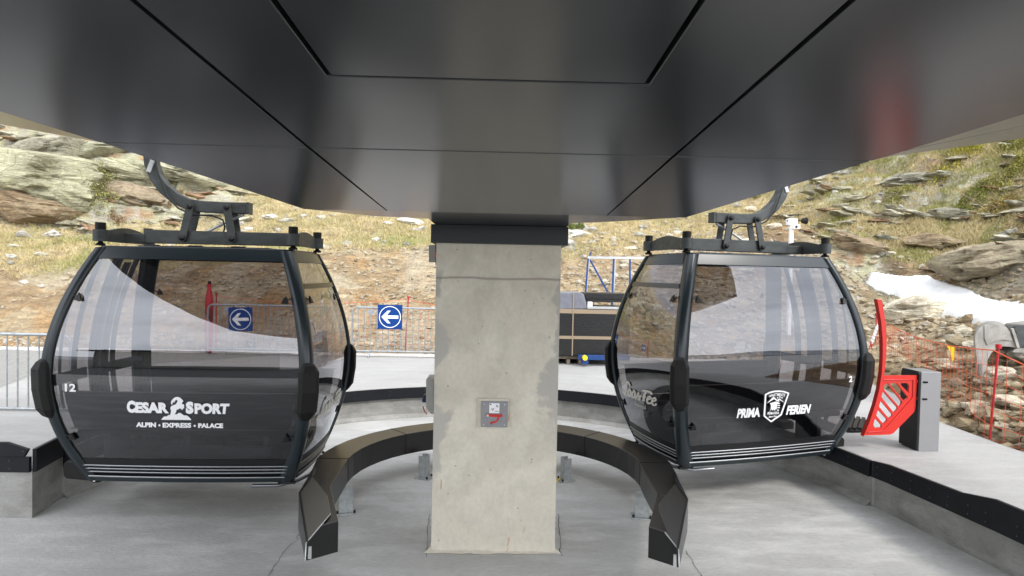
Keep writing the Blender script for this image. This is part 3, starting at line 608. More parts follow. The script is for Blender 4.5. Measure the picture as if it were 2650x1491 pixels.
# juniper and heath shrubs: clumps of many small leaves on a few stems
def shrub(px,py,w,hh,label,cols=((.16,.17,.05),(.33,.30,.08)),seed=0,n=2600,flowers=0):
    p=hit(px,py)
    if p is None: return
    r2=np.random.default_rng(seed); s=w*p.y/FPX/2; H_=hh*p.y/FPX
    K=16; cx=r2.uniform(-1,1,K)*s*.8; cy=r2.uniform(-.7,.7,K)*s*.6; ch=r2.uniform(.5,1,K)*H_; cr_=r2.uniform(.25,.5,K)*s
    k=r2.integers(0,K,n); th=r2.uniform(0,6.28,n); rr=np.sqrt(r2.random(n)); X=cx[k]+np.cos(th)*rr*cr_[k]; Y=cy[k]+np.sin(th)*rr*cr_[k]*.8
    G0=hfull(X+p.x,Y+p.y)[0]-p.z; Z=G0+ch[k]*np.sqrt(np.clip(1-rr*rr,0,1))*r2.uniform(.55,1.05,n)
    L_=r2.uniform(.035,.075,n)*(p.y/18); a=r2.uniform(0,6.28,n); b_=r2.uniform(.1,1.4,n); d=np.stack([np.cos(a)*np.cos(b_),np.sin(a)*np.cos(b_),np.sin(b_)],1); sd_=np.cross(d,[0,0,1.]); sd_/=np.linalg.norm(sd_,axis=1)[:,None]
    P0=np.stack([X,Y,Z],1); W=L_[:,None]*.28
    V=np.stack([P0-sd_*W,P0+sd_*W,P0+d*L_[:,None]],1).reshape(-1,3); F_=np.arange(n*3).reshape(-1,3)
    t_=(r2.random((n,1))*.6+.4*r2.random(K)[k][:,None]); cc=np.array(cols[0])*(1-t_)+np.array(cols[1])*t_
    root=thing('shrub',label,'shrub',p,group='low shrubs on the slope')
    o=arr_mesh('foliage',V,F_,'leaf',np.repeat(cc,3,0),False); o.parent=root
    mb=MB()
    for i in range(7):
        e=r2.integers(0,K); mb.tube([(0,0,-.05),(cx[e]*.4,cy[e]*.4,ch[e]*.3),(cx[e],cy[e],ch[e]*.7)],[.02,.015,.006],5)
    mb.build('stem','wood',root)
for i,(x,y,w,hh,lab,kw) in enumerate([(235,490,200,52,'wide green shrub between the lichen rocks left of the hanger arm',{'n':6500,'cols':((.15,.17,.05),(.34,.31,.11))}),
  (110,415,80,20,'little mossy shrub high in the rocks at the left',{'n':1200}),
  (455,520,60,14,'brown heath tuft behind the left hanger',{'n':700,'cols':((.2,.15,.08),(.34,.24,.13))}),
  (300,575,44,16,'dry brown shrub in the grass left of the left hanger links',{'n':500,'cols':((.22,.15,.08),(.36,.25,.14))}),
  (165,545,60,16,'straw tussock below the rust coloured rock',{'n':900,'cols':((.25,.22,.08),(.5,.42,.2))}),
  (1487,598,48,20,'round green juniper right of the pillar collar',{'n':1100,'cols':((.11,.14,.04),(.26,.30,.09))}),
  (2470,425,130,30,'yellow green shrub high on the right slope under the canopy',{'n':3200,'cols':((.26,.25,.04),(.48,.42,.08))}),
  (2620,390,110,30,'olive shrub in the upper right corner of the slope',{'n':2000,'cols':((.2,.2,.05),(.38,.35,.1))}),
  (2610,480,130,44,'broad juniper at the right edge of the slope',{'n':3600,'cols':((.17,.19,.05),(.40,.34,.09))}),
  (2520,530,90,30,'juniper mat left of the broad juniper',{'n':2200,'cols':((.12,.15,.03),(.28,.28,.07))}),
  (2590,545,90,30,'rusty green shrub below the broad juniper',{'n':1800,'cols':((.22,.14,.05),(.36,.30,.09))}),
  (1960,500,70,18,'small dark green shrub beside the right hanger arm',{'n':900}),
  (2180,560,60,16,'olive tussock on the slope above the right cabin',{'n':800}),
  (2330,505,80,16,'low green mat between slabs on the right slope',{'n':1200})]):
    shrub(x,y,w,hh,lab,seed=200+i,**kw)
# dead branch by the shrub
p=hit(175,495)
if p:
    mb=MB(); q0=A(148,455,p.y); mb.tube([A(142,448,p.y-.3),A(155,470,p.y-.3),A(180,492,p.y-.35),A(205,505,p.y-.3)],[.012,.02,.02,.01],6)
    tag(mb.build('dead_branch','wood'),'bare grey branch lying below the wide green shrub','branch')
# painted trail mark (white-red-white) on the rock
p=hit(510,460)
if p:
    t0=thing('trail_mark','white and red painted trail mark on the lichen rock','trail mark',p)
    for nm,ya,yb,mt in (('white_band',452,468,'paintwhite'),('red_band',457.5,461.5,'paintred')):
        mb=MB(); o_=.02 if nm=='red_band' else 0; mb.prism([A(x,y,p.y-.55-o_)-p for x,y in ((499,yb),(520,yb),(520,ya),(502,ya+2))],(0,.02 if nm=='red_band' else .35,0)); mb.build(nm,mt,t0)
#CANOPY
# ------------------------------------------------------------------ station canopy soffit
SY0,SZ0,SK,SK2=3.60,2.644,.06,.06
YF=2.20; ZF=SZ0+SK*(SY0-YF)
def Sz(y,e=0.): return (SZ0+SK*(SY0-y) if y>=YF else ZF+SK2*(YF-y))+e
def Sp(px,py,e=0.):
    d=ray(px,py); t_=(SZ0+SK*SY0-CAMH)/(d.z+SK*d.y); p=Vector((d.x*t_,d.y*t_,CAMH+d.z*t_+e))
    if p.y<YF: t_=(ZF+SK2*YF-CAMH)/(d.z+SK2*d.y); p=Vector((d.x*t_,d.y*t_,CAMH+d.z*t_+e))
    return p
can=thing('station_canopy','dark anthracite panelled underside of the lift station above the pillar','canopy')
_eF={-1:Sp(792,543),1:Sp(1778,562)}; _eM={-1:Sp(265,370),1:Sp(2284,408)}; _eB={-1:Sp(0,288),1:Sp(2650,295)}
def xo(y,s_):
    f,m_,b_=_eF[s_],_eM[s_],_eB[s_]
    return f.x+(m_.x-f.x)*(y-f.y)/(m_.y-f.y) if y>m_.y else m_.x+(b_.x-m_.x)*(y-m_.y)/(b_.y-m_.y)
YB=-1.4; g=.0065
yj2=(Sp(854,197).y+Sp(1676,216).y)/2
def panel(poly,name='soffit_panel',lift=0.,row=1):
    zf=lambda y:(SZ0+SK*(SY0-y)) if row==1 else ZF+SK2*(YF-y)
    mb=MB(); P=[Vector((x,y,zf(y)+lift)) for x,y in poly]; mb.prism(P,(0,0,.03)); return mb.build(name,'soffit',can,.003,2)
glF,grF=Sp(1004,548).x,Sp(1569,560).x; glM,grM=Sp(803,386.5).x,Sp(1744,405).x; glB,grB=Sp(350,1).x,Sp(2196,1).x; glB=(glM+glB)/2; grB=(grM+grB)/2
il,ir=(Sp(854,198).x+Sp(707,1).x)/2,(Sp(1676,215).x+Sp(1816,1).x)/2; yF=(_eF[-1].y+_eF[1].y)/2; gl_,gr_=glF,grF
panel([(xo(yF,-1),yF),(glF-g*.6,yF),(glM-g,YF+g),(xo(YF+g,-1),YF+g)])
panel([(glF+g*.6,yF),(grF-g*.6,yF),(grM-g,YF+g),(glM+g,YF+g)])
panel([(grF+g*.6,yF),(xo(yF,1),yF),(xo(YF+g,1),YF+g),(grM+g,YF+g)])
y2=YF-g*.5
panel([(xo(y2,-1),y2),(glM-g,y2),(glB-g,YB),(xo(YB,-1),YB)],row=2)
panel([(grM+g,y2),(xo(y2,1),y2),(xo(YB,1),YB),(grB+g,YB)],row=2)
panel([(glM+g,y2),(grM-g,y2),(grB-g,YB),(ir+g,YB),(ir+g,yj2+g),(il-g,yj2+g),(il-g,YB),(glB+g,YB)],row=2)
panel([(il+g,yj2-g*.3),(ir-g,yj2-g*.3),(ir-g,YB),(il+g,YB)],row=2)
for ya,yb in ((yF-.03,YF),(YF,YB)):
    mb=MB(); P=[Vector((x,y,Sz(y,.036))) for x,y in ((xo(ya,-1)+.03,ya),(xo(ya,1)-.03,ya),(xo(yb,1)-.03,yb),(xo(yb,-1)+.03,yb))]
    mb.prism(P,(0,0,.05)); mb.build('joint_backing','groove',can)
# level underside beyond the soffit edge, reaching back to the collar
U_=lambda x,y:G(x,y,SZ0+.001)
lv=[(xo(yF,-1),yF+.003,SZ0+.001)]+[tuple(U_(*q_)) for q_ in ((960,559),(1108,566))]+[(-.54,5.25,SZ0+.001),(.515,5.25,SZ0+.001)]+[tuple(U_(*q_)) for q_ in ((1480,578),(1600,573))]+[(xo(yF,1),yF+.003,SZ0+.001)]
mb=MB(); mb.prism(lv,(0,0,.03)); mb.build('underside','soffit',can,.002)
mb=MB(); 
for i in range(len(lv)-1):
    if i in (3,): pass
    a_,b_=Vector(lv[i]),Vector(lv[i+1]); mb.add([a_+Vector((0,-.01,.03)),b_+Vector((0,-.01,.03)),b_+Vector((0,-.01,1.7)),a_+Vector((0,-.01,1.7))],[(0,1,2,3)])
mb.build('front_wall','soffit',can)
# outer facets rising away from the soffit edges
def facet(sgn,p1,p2,tilt,groove=None):
    e0=_eM[sgn].copy(); e1=Vector((xo(YB,sgn),YB,Sz(YB))); ed=(e1-e0).normalized()
    out=Vector((sgn,0,math.tan(R(tilt)))).normalized(); nrm=ed.cross(out).normalized()
    d=ray(*p2); o=Vector((0,0,CAMH)); t_=(e0-o).dot(nrm)/d.dot(nrm); q_=o+d*t_; dirq=(q_-e0).normalized()
    if dirq.x*sgn<0: dirq=-dirq
    e2=e0+dirq*((XE-abs(e0.x))/abs(dirq.x)); e3=Vector((e2.x,YB,0)); e3.z=e1.z+ (e2.z-e0.z) ; nn=nrm
    e3.z=e0.z-((e3.x-e0.x)*nn.x+(e3.y-e0.y)*nn.y)/nn.z
    if groove:
        dg=ray(*groove); tg=(e0-o).dot(nrm)/dg.dot(nrm); gy=(o+dg*tg).y
        cut=lambda a,b_,y:a+(b_-a)*((y-a.y)/(b_.y-a.y))
        A1=cut(e0,e1,gy+.006); B1=Vector((e2.x,gy+.006,0)); A2=cut(e0,e1,gy-.006); B2=Vector((e2.x,gy-.006,0))
        for q2 in (B1,B2): q2.z=e0.z-((q2.x-e0.x)*nn.x+(q2.y-e0.y)*nn.y)/nn.z
        polys=[[e0,A1,B1,e2],[A2,e1,e3,B2]]
    else: polys=[[e0,e1,e3,e2]]
    for P_ in polys:
        mb=MB(); mb.prism(P_,(0,0,.03)); mb.build('outer_wing','soffit',can,.002)
    up=Vector((0,0,.034)); mb=MB(); mb.prism([e0.lerp(e1,.01)+up,e1+up,e3+up,e2.lerp(e3,.01)+up],(0,0,.02)); mb.build('wing_backing','groove',can)
    mb=MB(); mb.prism([e2+Vector((0,0,.0)),e3+Vector((0,0,.0)),Vector((e3.x,e3.y,4.31)),Vector((e2.x,e2.y,4.31))],(-sgn*.05,0,0)); mb.build('side_wall','soffit',can)
    mb=MB(); mb.prism([e0+up,e2+up,Vector((e2.x,4.2,4.31)),Vector((e0.x,4.2,4.31))],(0,-.02,.05)); mb.build('wing_front','soffit',can)
XE=4.7
facet(-1,(303,386),(0,322),13); facet(1,(2100,463),(2650,358),13,(2580,340.5))
mb=MB(); mb.box((0,(YB+4.2)/2,4.36),(2*XE,4.2-YB,.1)); mb.build('roof','soffit',can)
# ------------------------------------------------------------------ pillar
pil=thing('concrete_pillar','tall rough concrete pillar with darker repair patches in the middle','pillar',(-.018,4.58,0))
mb=MB(); w0,w1=.502,.503; DP=.62
nx,nzr=30,80
def pw(z): return .503-.002*math.sin(z)
for side in range(4):
    vs=[];N_=26;Z_=70
    for j in range(Z_+1):
        z=2.50*j/Z_
        for i in range(N_+1):
            t_=-1+2*i/N_
            if side==0: x,y,n_=t_*pw(z),0,(0,-1)
            elif side==1: x,y,n_=pw(z),(t_+1)/2*DP,(1,0)
            elif side==2: x,y,n_=-t_*pw(z),DP,(0,1)
            else: x,y,n_=-pw(z),(1-t_)/2*DP,(-1,0)
            e=1-max(0,(abs(t_)-.94)/.06); dsp=(mnoise.noise(Vector((x*3,y*3+side,z*3)))*.003+mnoise.noise(Vector((x*14,y*14+side,z*14)))*.0012)*min(1,e)
            base=.02*max(0,1-z/.06)*min(1,e)
            vs.append((x+n_[0]*(dsp+base),y+n_[1]*(dsp+base),z))
    mb.add(vs,[(j*(N_+1)+i,j*(N_+1)+i+1,(j+1)*(N_+1)+i+1,(j+1)*(N_+1)+i) for j in range(Z_) for i in range(N_)],True)
mb.build('shaft','pillar',pil)
mb=MB() # mortar skirt
rb=[];k=60
for i in range(k+1):
    t_=i/k; x=-.60+1.2*t_; j=mnoise.noise(Vector((x*5,0,2)))*.05+mnoise.noise(Vector((x*17,0,2)))*.02; rb.append(((x*.86,.012,.022+j*.15),(x*.93,-.045-j*.7,.0035)))
mb.add([p for q_ in rb for p in q_],[(2*i,2*i+1,2*i+3,2*i+2) for i in range(k)],True); mb.build('mortar_skirt','pillar',pil)
mb=MB(); mb.box((.018-.013,.26,2.570),(1.09,.64,.146)); mb.build('collar','collar',pil,.002)
# isolator plate with red lever
pz=1.13; pt=thing('isolator_plate','square grey steel plate with red lever on the pillar front','switch plate',(-.032,4.57,pz-.105))
PPX=lambda u_,v_: A(1060+u_/2.952,1000+v_/2.952,4.555)-Vector((-.032,4.57,pz-.105))
def polyp(mb,pts,th,y): mb.prism([Vector((p.x,y,p.z)) for p in (PPX(*q_) for q_ in pts)],(0,-th,0))
mb=MB(); polyp(mb,[(520,95),(760,98),(768,320),(640,330),(520,318)],.006,.0); mb.build('mortar_frame','pillar',pt)
mb=MB(); polyp(mb,[(547,113),(752,117),(748,314),(545,310)],.014,-.007); mb.build('plate','platemetal',pt,.003)
mb=MB(); polyp(mb,[(609,127),(687,128),(685,203),(608,202)],.002,-.0225); mb.build('label_sticker','white',pt)
mb=MB()
for a in ((612,131,625,139),(626,166,632,176),(640,163,645,172),(632,176,640,182),(660,140,675,144),(664,150,678,156),(652,186,680,189)): polyp(mb,[(a[0],a[1]),(a[2],a[1]),(a[2],a[3]),(a[0],a[3])],.001,-.0255)
mb.build('sticker_print','groove',pt)
mb=MB(); polyp(mb,[(583,207),(612,207),(640,212),(709,211),(708,227),(640,228),(600,222),(583,219)],.022,-.024); mb.build('lever','red',pt,.003)
mb=MB(); q_=PPX(597,215); mb.cyl((q_.x,-.04,q_.z),(q_.x,-.052,q_.z),.010,12)
mb.build('lever_bolt','alu',pt)
for a in ((570,134),(726,138),(566,290),(724,294)): q_=PPX(*a); mb=MB(); mb.cyl((q_.x,-.021,q_.z),(q_.x,-.026,q_.z),.005,10); mb.build('screw','alu',pt)
mb=MB(); ar=smooth2d([(677,228),(675,248),(660,266),(628,277)],5); rb=ribbon2d(ar,13)
mb.add([Vector((p.x,-.0235,p.z)) for q2 in rb for p in (PPX(*q2[0]),PPX(*q2[1]))],[(2*i,2*i+1,2*i+3,2*i+2) for i in range(len(rb)-1)])
mb.add([Vector((p.x,-.0235,p.z)) for p in (PPX(610,280),PPX(633,262),PPX(630,291))],[(0,1,2)]); mb.build('turn_arrow','paintred',pt)
# boxes on the left flank of the pillar
bx=thing('junction_box','grey junction box with blue plug and red cable low on the pillar flank','junction box',(-.52,4.9,1.0))
mb=MB(); mb.prism([(-.165,-.02,.085),(-.165,-.02,.40),(.0,-.02,.40),(.0,-.02,.0),(-.075,-.02,.0)],(0,.14,0)); 
BXM=lambda u_,v_,Y=4.88: A(1080+u_/9.67,950+v_/9.67,Y)-Vector((-.52,4.9,1.0))
mb=MB(); mb.prism([BXM(220,320),BXM(415,320),BXM(412,1185),BXM(350,1180),BXM(215,1010)],(0,.12,0)); mb.build('housing','greybox',bx,.004)
mb=MB(); mb.prism([BXM(215,325),BXM(430,325),BXM(432,255),BXM(265,250)],(0,.13,0)); mb.build('lid','greybox',bx,.002)
mb=MB(); mb.prism([BXM(115,790),BXM(145,790),BXM(145,890),BXM(118,890)],(0,.03,0)); mb.build('plug','blue',bx,.003)
mb=MB(); mb.prism([BXM(140,720),BXM(210,690),BXM(210,890),BXM(140,890)],(0,.05,0)); mb.build('socket','black',bx,.004)
mb=MB(); mb.tube([BXM(140,980),BXM(160,1060),BXM(195,1130),BXM(240,1180)],.0045,8); mb.build('cable','redpole',bx)
b2=thing('sensor_box','small grey box right under the collar on the pillar flank','sensor box',(-.56,4.9,2.35))
BX2=lambda u_,v_,Y=4.88: A(1060+u_/2.898,500+v_/2.898,Y)-Vector((-.56,4.9,2.35))
mb=MB(); mb.prism([BX2(143,388),BX2(196,388),BX2(196,518),BX2(143,517)],(0,.10,0)); mb.build('housing','greybox',b2,.004)
mb=MB(); mb.prism([BX2(194,376),BX2(208,376),BX2(208,542),BX2(194,540)],(0,.06,0)); mb.build('bracket','black',b2)
mb=MB(); mb.prism([BX2(190,445,4.87),BX2(200,445,4.87),BX2(200,486,4.87),BX2(190,486,4.87)],(0,.02,0)); mb.build('gland','orange',b2)
# ------------------------------------------------------------------ horseshoe guide rail
gr0=thing('guide_rail','black horseshoe guide rail on steel legs curving behind the pillar','guide rail',(0,0,0))
CR=(-.02,5.38)
outer=[(-1.30,3.90),(-1.52,4.45),(-1.655,5.10)]; inner=[(-1.12,4.03),(-1.37,4.68),(-1.395,5.15)]
for k in range(0,25):
    a=PI-PI*k/24; outer.append((CR[0]+1.685*math.cos(a),CR[1]+1.50*math.sin(a))); inner.append((CR[0]+1.39*math.cos(a),CR[1]+1.20*math.sin(a)))
outer+=[(1.625,5.05),(1.49,4.42),(1.26,3.86)]; inner+=[(1.345,5.10),(1.325,4.62),(1.09,3.99)]
zt,zb=.48,.255
def railseg(i0,i1,name='rail_segment'):
    mb=MB(); O_=outer[i0:i1+1]; I_=inner[i0:i1+1]; n=len(O_)
    vs=[(x,y,zt) for x,y in O_]+[(x,y,zt) for x,y in I_]+[(x,y,zb) for x,y in O_]+[(x,y,zb) for x,y in I_]; fs=[]
    for i in range(n-1): fs+=[(i,i+1,n+i+1,n+i),(2*n+i,3*n+i,3*n+i+1,2*n+i+1),(i,2*n+i,2*n+i+1,i+1),(n+i,n+i+1,3*n+i+1,3*n+i)]
    fs+=[(0,n,3*n,2*n),(n-1,3*n-1,4*n-1,2*n-1)]; mb.add(vs,fs); return mb.build(name,'rail',gr0,.004,2,30)
N_=len(outer)-1
cuts=[0,1,3,9,15,21,N_-3,N_-1,N_]
for a,b_ in zip(cuts[:-1],cuts[1:]): railseg(a,b_)
# thin seams between the segments
mb=MB()
for c_ in cuts[2:-2]:
    a=Vector((*outer[c_],zt+.0015)); b_=Vector((*inner[c_],zt+.0015)); mb.bar(a,b_,.005,.002)
    mb.bar(Vector((*inner[c_],zt))+Vector((0,-.001,0)),Vector((*inner[c_],zb))+Vector((0,-.001,0)),.004,.004)
mb.build('seam','groove',gr0)
# end shields: a sloping lid folded down into an outer flank
def on_plane(px,py,a,n_):
    d=ray(px,py); o_=Vector((0,0,CAMH)); return o_+d*((a-o_).dot(n_)/d.dot(n_))
for s_,sc,o in ((-1,4.141,(740,1120)),(1,4.027,(1640,1120))):
    if s_<0: pa,pb,pc,pd,pe,pf,pt_=(275,455),(440,665),(478,860),(215,1170),(205,1360),(135,640),(303,368)
    else: pa,pb,pc,pd,pe,pf,pt_=(440,520),(275,722),(232,912),(470,1210),(475,1405),(568,690),(438,430)
    I_=lambda q_:(o[0]+q_[0]/sc,o[1]+q_[1]/sc)
    Aq,Cq,Dq=A(*I_(pa),4.74),A(*I_(pc),4.12),A(*I_(pd),3.655); n_=(Cq-Aq).cross(Dq-Aq).normalized()
    Bq,Fq=on_plane(*I_(pb),Aq,n_),on_plane(*I_(pf),Aq,n_); Eq=A(*I_(pe),Dq.y); Tq=A(*I_(pt_),5.06)
    mb=MB(); L_=[Aq,Bq,Cq,Dq,Fq]; dn=Vector((0,0,-.014)); tri=tessellate_polygon([L_]); m_=5
    mb.add(L_+[p+dn for p in L_],[t_ for t_ in tri]+[(c_+m_,b_+m_,a+m_) for a,b_,c_ in tri]+[(i,(i+1)%m_,(i+1)%m_+m_,i+m_) for i in range(m_)]); mb.build('shield_lid','rail',gr0)
    Fb=Vector((Fq.x,Fq.y,.27)); Tb=Vector((Tq.x,Tq.y,.27)); ix=Vector((-s_*.015,.004,0))
    for P_ in ([Aq,Tq,Fq],[Fq,Dq,Eq,Fb],[Tq,Fq,Fb,Tb]):
        mb=MB(); m_=len(P_); mb.add(P_+[p+ix for p in P_],[tuple(range(m_)),tuple(reversed(range(m_,2*m_)))]+[(i,(i+1)%m_,(i+1)%m_+m_,i+m_) for i in range(m_)]); mb.build('shield_flank','rail',gr0)
    e_=Vector((-s_*.002,-.004,-.004)); mb=MB(); mb.tube([Cq+e_,Dq+e_,Eq+e_],.0045,6); mb.build('cut_edge','alu',gr0)
    mb=MB(); mb.tube([Aq+e_,Bq+e_,Cq+e_],.0022,6); mb.build('cut_edge','strap',gr0)
    q1=Eq+Vector((-s_*.022,.012,.0)); mb=MB(); mb.bar(q1,q1+Vector((0,0,.08)),.028,.01); mb.build('end_bracket','alu',gr0)
def leg(x,y,w=.12,d=.07,rz=0.):
    t_=thing('x','x','x'); bpy.data.objects.remove(t_)
    mb=MB(); mt=Matrix.Rotation(rz,3,'Z')
    f=lambda a,b_,c_: mt@Vector((a,b_,c_))+Vector((x,y,0))
    for s_ in (-1,1): mb.add([f(s_*w/2,-d/2,.012),f(s_*w/2,d/2,.012),f(s_*w/2,d/2,zb),f(s_*w/2,-d/2,zb)],[(0,1,2,3)])
    mb.prism([f(-w/2,-d/2,.012),f(w/2,-d/2,.012),f(w/2,-d/2,zb),f(-w/2,-d/2,zb)],mt@Vector((0,.006,0)))
    mb.prism([f(-w*.75,-d*1.0,.0),f(w*.75,-d*1.0,.0),f(w*.75,d,.0),f(-w*.75,d,.0)],(0,0,.012))
    o=mb.build('leg','steelleg',gr0,.002)
    mb=MB()
    for a in (-.6,.6): p=f(w*a,-d*.7,.012); mb.cyl(p,p+Vector((0,0,.022)),.011,8)
    mb.build('bolt','black',gr0)
leg(-.80,6.22,.09,.09,R(70)); leg(.76,6.20,.09,.09,R(-70)); leg(-1.40,5.30,.13,.07,R(10)); leg(1.37,5.27,.13,.07,R(-10))
mb=MB(); mb.tube([(.70,6.2,.03),(.60,6.0,.02),(.55,5.8,.015)],.006,6); mb.tube([(-.70,6.2,.03),(-.62,6.05,.02)],.006,6); mb.build('earth_cable','yellow',gr0)
#CABIN
# ------------------------------------------------------------------ gondola cabins
W2,D2,CH=1.15,.70,2.10
def ins(z):                                   # how far the hull draws in from its widest section
    t_=(z-.98)/1.06; return .27*abs(t_)**1.85*(1.0 if t_<0 else .93)
def hw(z): return W2-ins(z)
def hd(z): return D2-ins(z)*.98
FR={'-y':(Vector((1,0,0)),Vector((0,-1,0)),hw,hd),'+y':(Vector((-1,0,0)),Vector((0,1,0)),hw,hd),'+x':(Vector((0,1,0)),Vector((1,0,0)),hd,hw),'-x':(Vector((0,-1,0)),Vector((-1,0,0)),hd,hw)}
def surf(face,s,z,off=0.):
    r_,n_,hs,hn=FR[face]; b_=.028*(1-min(1,(s/max(.1,hs(z)-.1)))**2) if abs(s)<hs(z) else 0
    return r_*s+n_*(hn(z)+b_+off)+Vector((0,0,z))
PS=.105
def strip(face,s0f,s1f,z0,z1,off,th,nz_=20,ns=8):
    """curved panel; s0f,s1f give side limits per height"""
    mb=MB(); fr=[];bk=[]
    for j in range(nz_+1):
        z=z0+(z1-z0)*j/nz_
        for i in range(ns+1):
            s=s0f(z)+(s1f(z)-s0f(z))*i/ns; fr.append(surf(face,s,z,off)); bk.append(surf(face,s,z,off-th))
    n=(nz_+1)*(ns+1); Q=[(j*(ns+1)+i,j*(ns+1)+i+1,(j+1)*(ns+1)+i+1,(j+1)*(ns+1)+i) for j in range(nz_) for i in range(ns)]
    if th: 
        mb.add(fr+bk,Q+[tuple(k+n for k in reversed(q_)) for q_ in Q],True)
        ed=[j*(ns+1) for j in range(nz_+1)]+[nz_*(ns+1)+i for i in range(1,ns+1)]+[j*(ns+1)+ns for j in range(nz_-1,-1,-1)]+[i for i in range(ns-1,0,-1)]
        mb.add(fr+bk,[(a,b_,b_+n,a+n) for a,b_ in zip(ed,ed[1:]+ed[:1])])
    else: mb.add(fr,Q,True)
    return mb
def cabin(loc,yaw,label,front,rear):
    cb=thing('gondola_cabin',label,'gondola cabin',loc,yaw,'dark gondola cabins hanging in the station')
    # corner posts
    for sx in (-1,1):
        for sy in (-1,1):
            mb=MB(); sec=[(PS,0),(.05,-.004),(.022,.004),(.006,.02),(-.002,.045),(0,.085),(.03,.085),(.034,.05),(.05,.034),(PS,.03)]; n=len(sec); vs=[];J=30
            for j in range(J+1):
                z=-.0+CH*j/J; k=1.+.25*max(0,(.35-z)/.35)
                for a,b_ in sec: vs.append((sx*(hw(z)+.006-a*k),sy*(hd(z)+.010-b_),z))
            mb.add(vs,[(j*n+i,j*n+(i+1)%n,(j+1)*n+(i+1)%n,(j+1)*n+i) for j in range(J) for i in range(n)],True)
            mb.add([vs[i] for i in range(n)],[tuple(range(n))]); mb.add([vs[J*n+i] for i in range(n)],[tuple(range(n))])
            mb.build('corner_post','slate',cb)
    # glazing
    zg0,zg1=.225,2.0
    for f in ('-y','+y','+x'):
        lim=lambda z,f=f:FR[f][2](z)-PS+.012
        if f=='+x':
            strip(f,lambda z:-lim(z),lim,zg0,1.765,-.006,0).build('side_window','glass',cb)
            v_=strip(f,lambda z:-lim(z),lim,1.80,zg1,-.006,0,6).build('vent_window','glass',cb)
            strip(f,lambda z:-lim(z),lim,1.76,1.805,.004,.025,3,6).build('vent_bar','rail',cb)
            strip(f,lambda z:-lim(z),lim,2.0,2.10,.0,.03,3,6).build('header','slate',cb)
        else:
            strip(f,lambda z:-lim(z),lim,zg0,zg1,-.006,0,30,16).build('end_window','glass' if f==front else 'glassback',cb)
            strip(f,lambda z:-lim(z)-.01,lambda z:lim(z)+.01,2.0,2.10,.004,.03,4,8).build('header','slate',cb)
    # door side: two sliding leaves with dark upright frames
    f='-x'; lim=lambda z:hd(z)-PS+.012
    strip(f,lambda z:-lim(z),lim,2.0,2.10,.0,.03,3,6).build('header','slate',cb)
    for s_ in (-1,1):
        a=lambda z,s_=s_:min(s_*.008,s_*lim(z)); b_=lambda z,s_=s_:max(s_*.008,s_*lim(z))
        d_=strip(f,a,b_,.2,zg1,-.004,0,20,4).build('door_leaf','glassback',cb)
        for c0,c1 in ((.008,.055),(.25,.285),(-1,-1)):
            if c0<0: a=lambda z,s_=s_:min(s_*(lim(z)-.04),s_*lim(z)); b_=lambda z,s_=s_:max(s_*(lim(z)-.04),s_*lim(z))
            else: a=lambda z,s_=s_,c0=c0,c1=c1:min(s_*c0,s_*c1); b_=lambda z,s_=s_,c0=c0,c1=c1:max(s_*c0,s_*c1)
            strip(f,a,b_,.2,zg1,.010,.03,16,2).build('door_stile','slate',d_)
        a=lambda z,s_=s_:min(s_*.1,s_*(lim(z)-.07)); b_=lambda z,s_=s_:max(s_*.1,s_*(lim(z)-.07))
        strip(f,a,b_,.86,.96,.008,.02,2,3).build('door_rail','slate',d_); strip(f,a,b_,.2,.3,.008,.02,2,3).build('door_rail','slate',d_)
        # ski holders outside the door
        for c_ in (.17,.37):
            mb=MB(); mb.tube([surf(f,s_*c_,.62+.11*j,.055) for j in range(12)],.012,6); mb.build('ski_holder','black',d_)
    # interior door pillars seen through the end glass
    for yy_ in (.0,):
        mb=MB(); J=16; pr0=[]
        for j in range(J+1):
            z=.25+1.72*j/J; x=-(hw(z)-.06); pr0.append((x,z))
        vs=[];
        for x,z in pr0: vs+=[(x,yy_-.02,z),(x+.045,yy_-.02,z),(x+.045,yy_+.02,z),(x,yy_+.02,z)]
        mb.add(vs,[(4*j+i,4*j+(i+1)%4,4*j+4+(i+1)%4,4*j+4+i) for j in range(J) for i in range(4)]); mb.build('inner_pillar','slate',cb)
    # roof and floor
    mb=MB(); a,b_=hw(2.1)-.005,hd(2.1)-.005; r_=[(-a,-b_+.06),(-a+.06,-b_),(a-.06,-b_),(a,-b_+.06),(a,b_-.06),(a-.06,b_),(-a+.06,b_),(-a,b_-.06)]
    mb.prism([(x,y,2.07) for x,y in r_],(0,0,.045)); rf=mb.build('roof','slate',cb,.012,3)
    mb=MB(); mb.box((0,0,2.12),(1.2,.5,.02)); 
    for x in (-.5,-.1,.3): mb.box((x,-.2,2.125),(.12,.05,.03))
    mb.build('roof_hatch','black',rf,.004)
    mb=MB(); a,b_=hw(.05)-.04,hd(.05)-.04; mb.box((0,0,.06),(2*a,2*b_,.06)); mb.build('floor','seat',cb)
    # sill and bars under the glass
    for f in ('-y','+y','+x'):
        lim=lambda z,f=f:FR[f][2](z)-PS+.012
        strip(f,lambda z:-lim(z),lim,.165,.228,-.001,.03,3,8).build('sill','black',cb)
        strip(f,lambda z:-lim(z),lim,.0,.17,-.02,.015,4,8).build('skirt','black',cb)
        strip(f,lambda z:-lim(z),lim,-.002,.045,.012,.04,3,8).build('bottom_beam','slate',cb)
        for z in (.050,.095,.128,.160):
            mb=MB(); mb.tube([surf(f,s,z,.004 if z>.06 else .014) for s in np.linspace(-lim(z)-.02,lim(z)+.02,11)],.0085 if z>.06 else .010,8); mb.build('step_bar','chrome',cb)
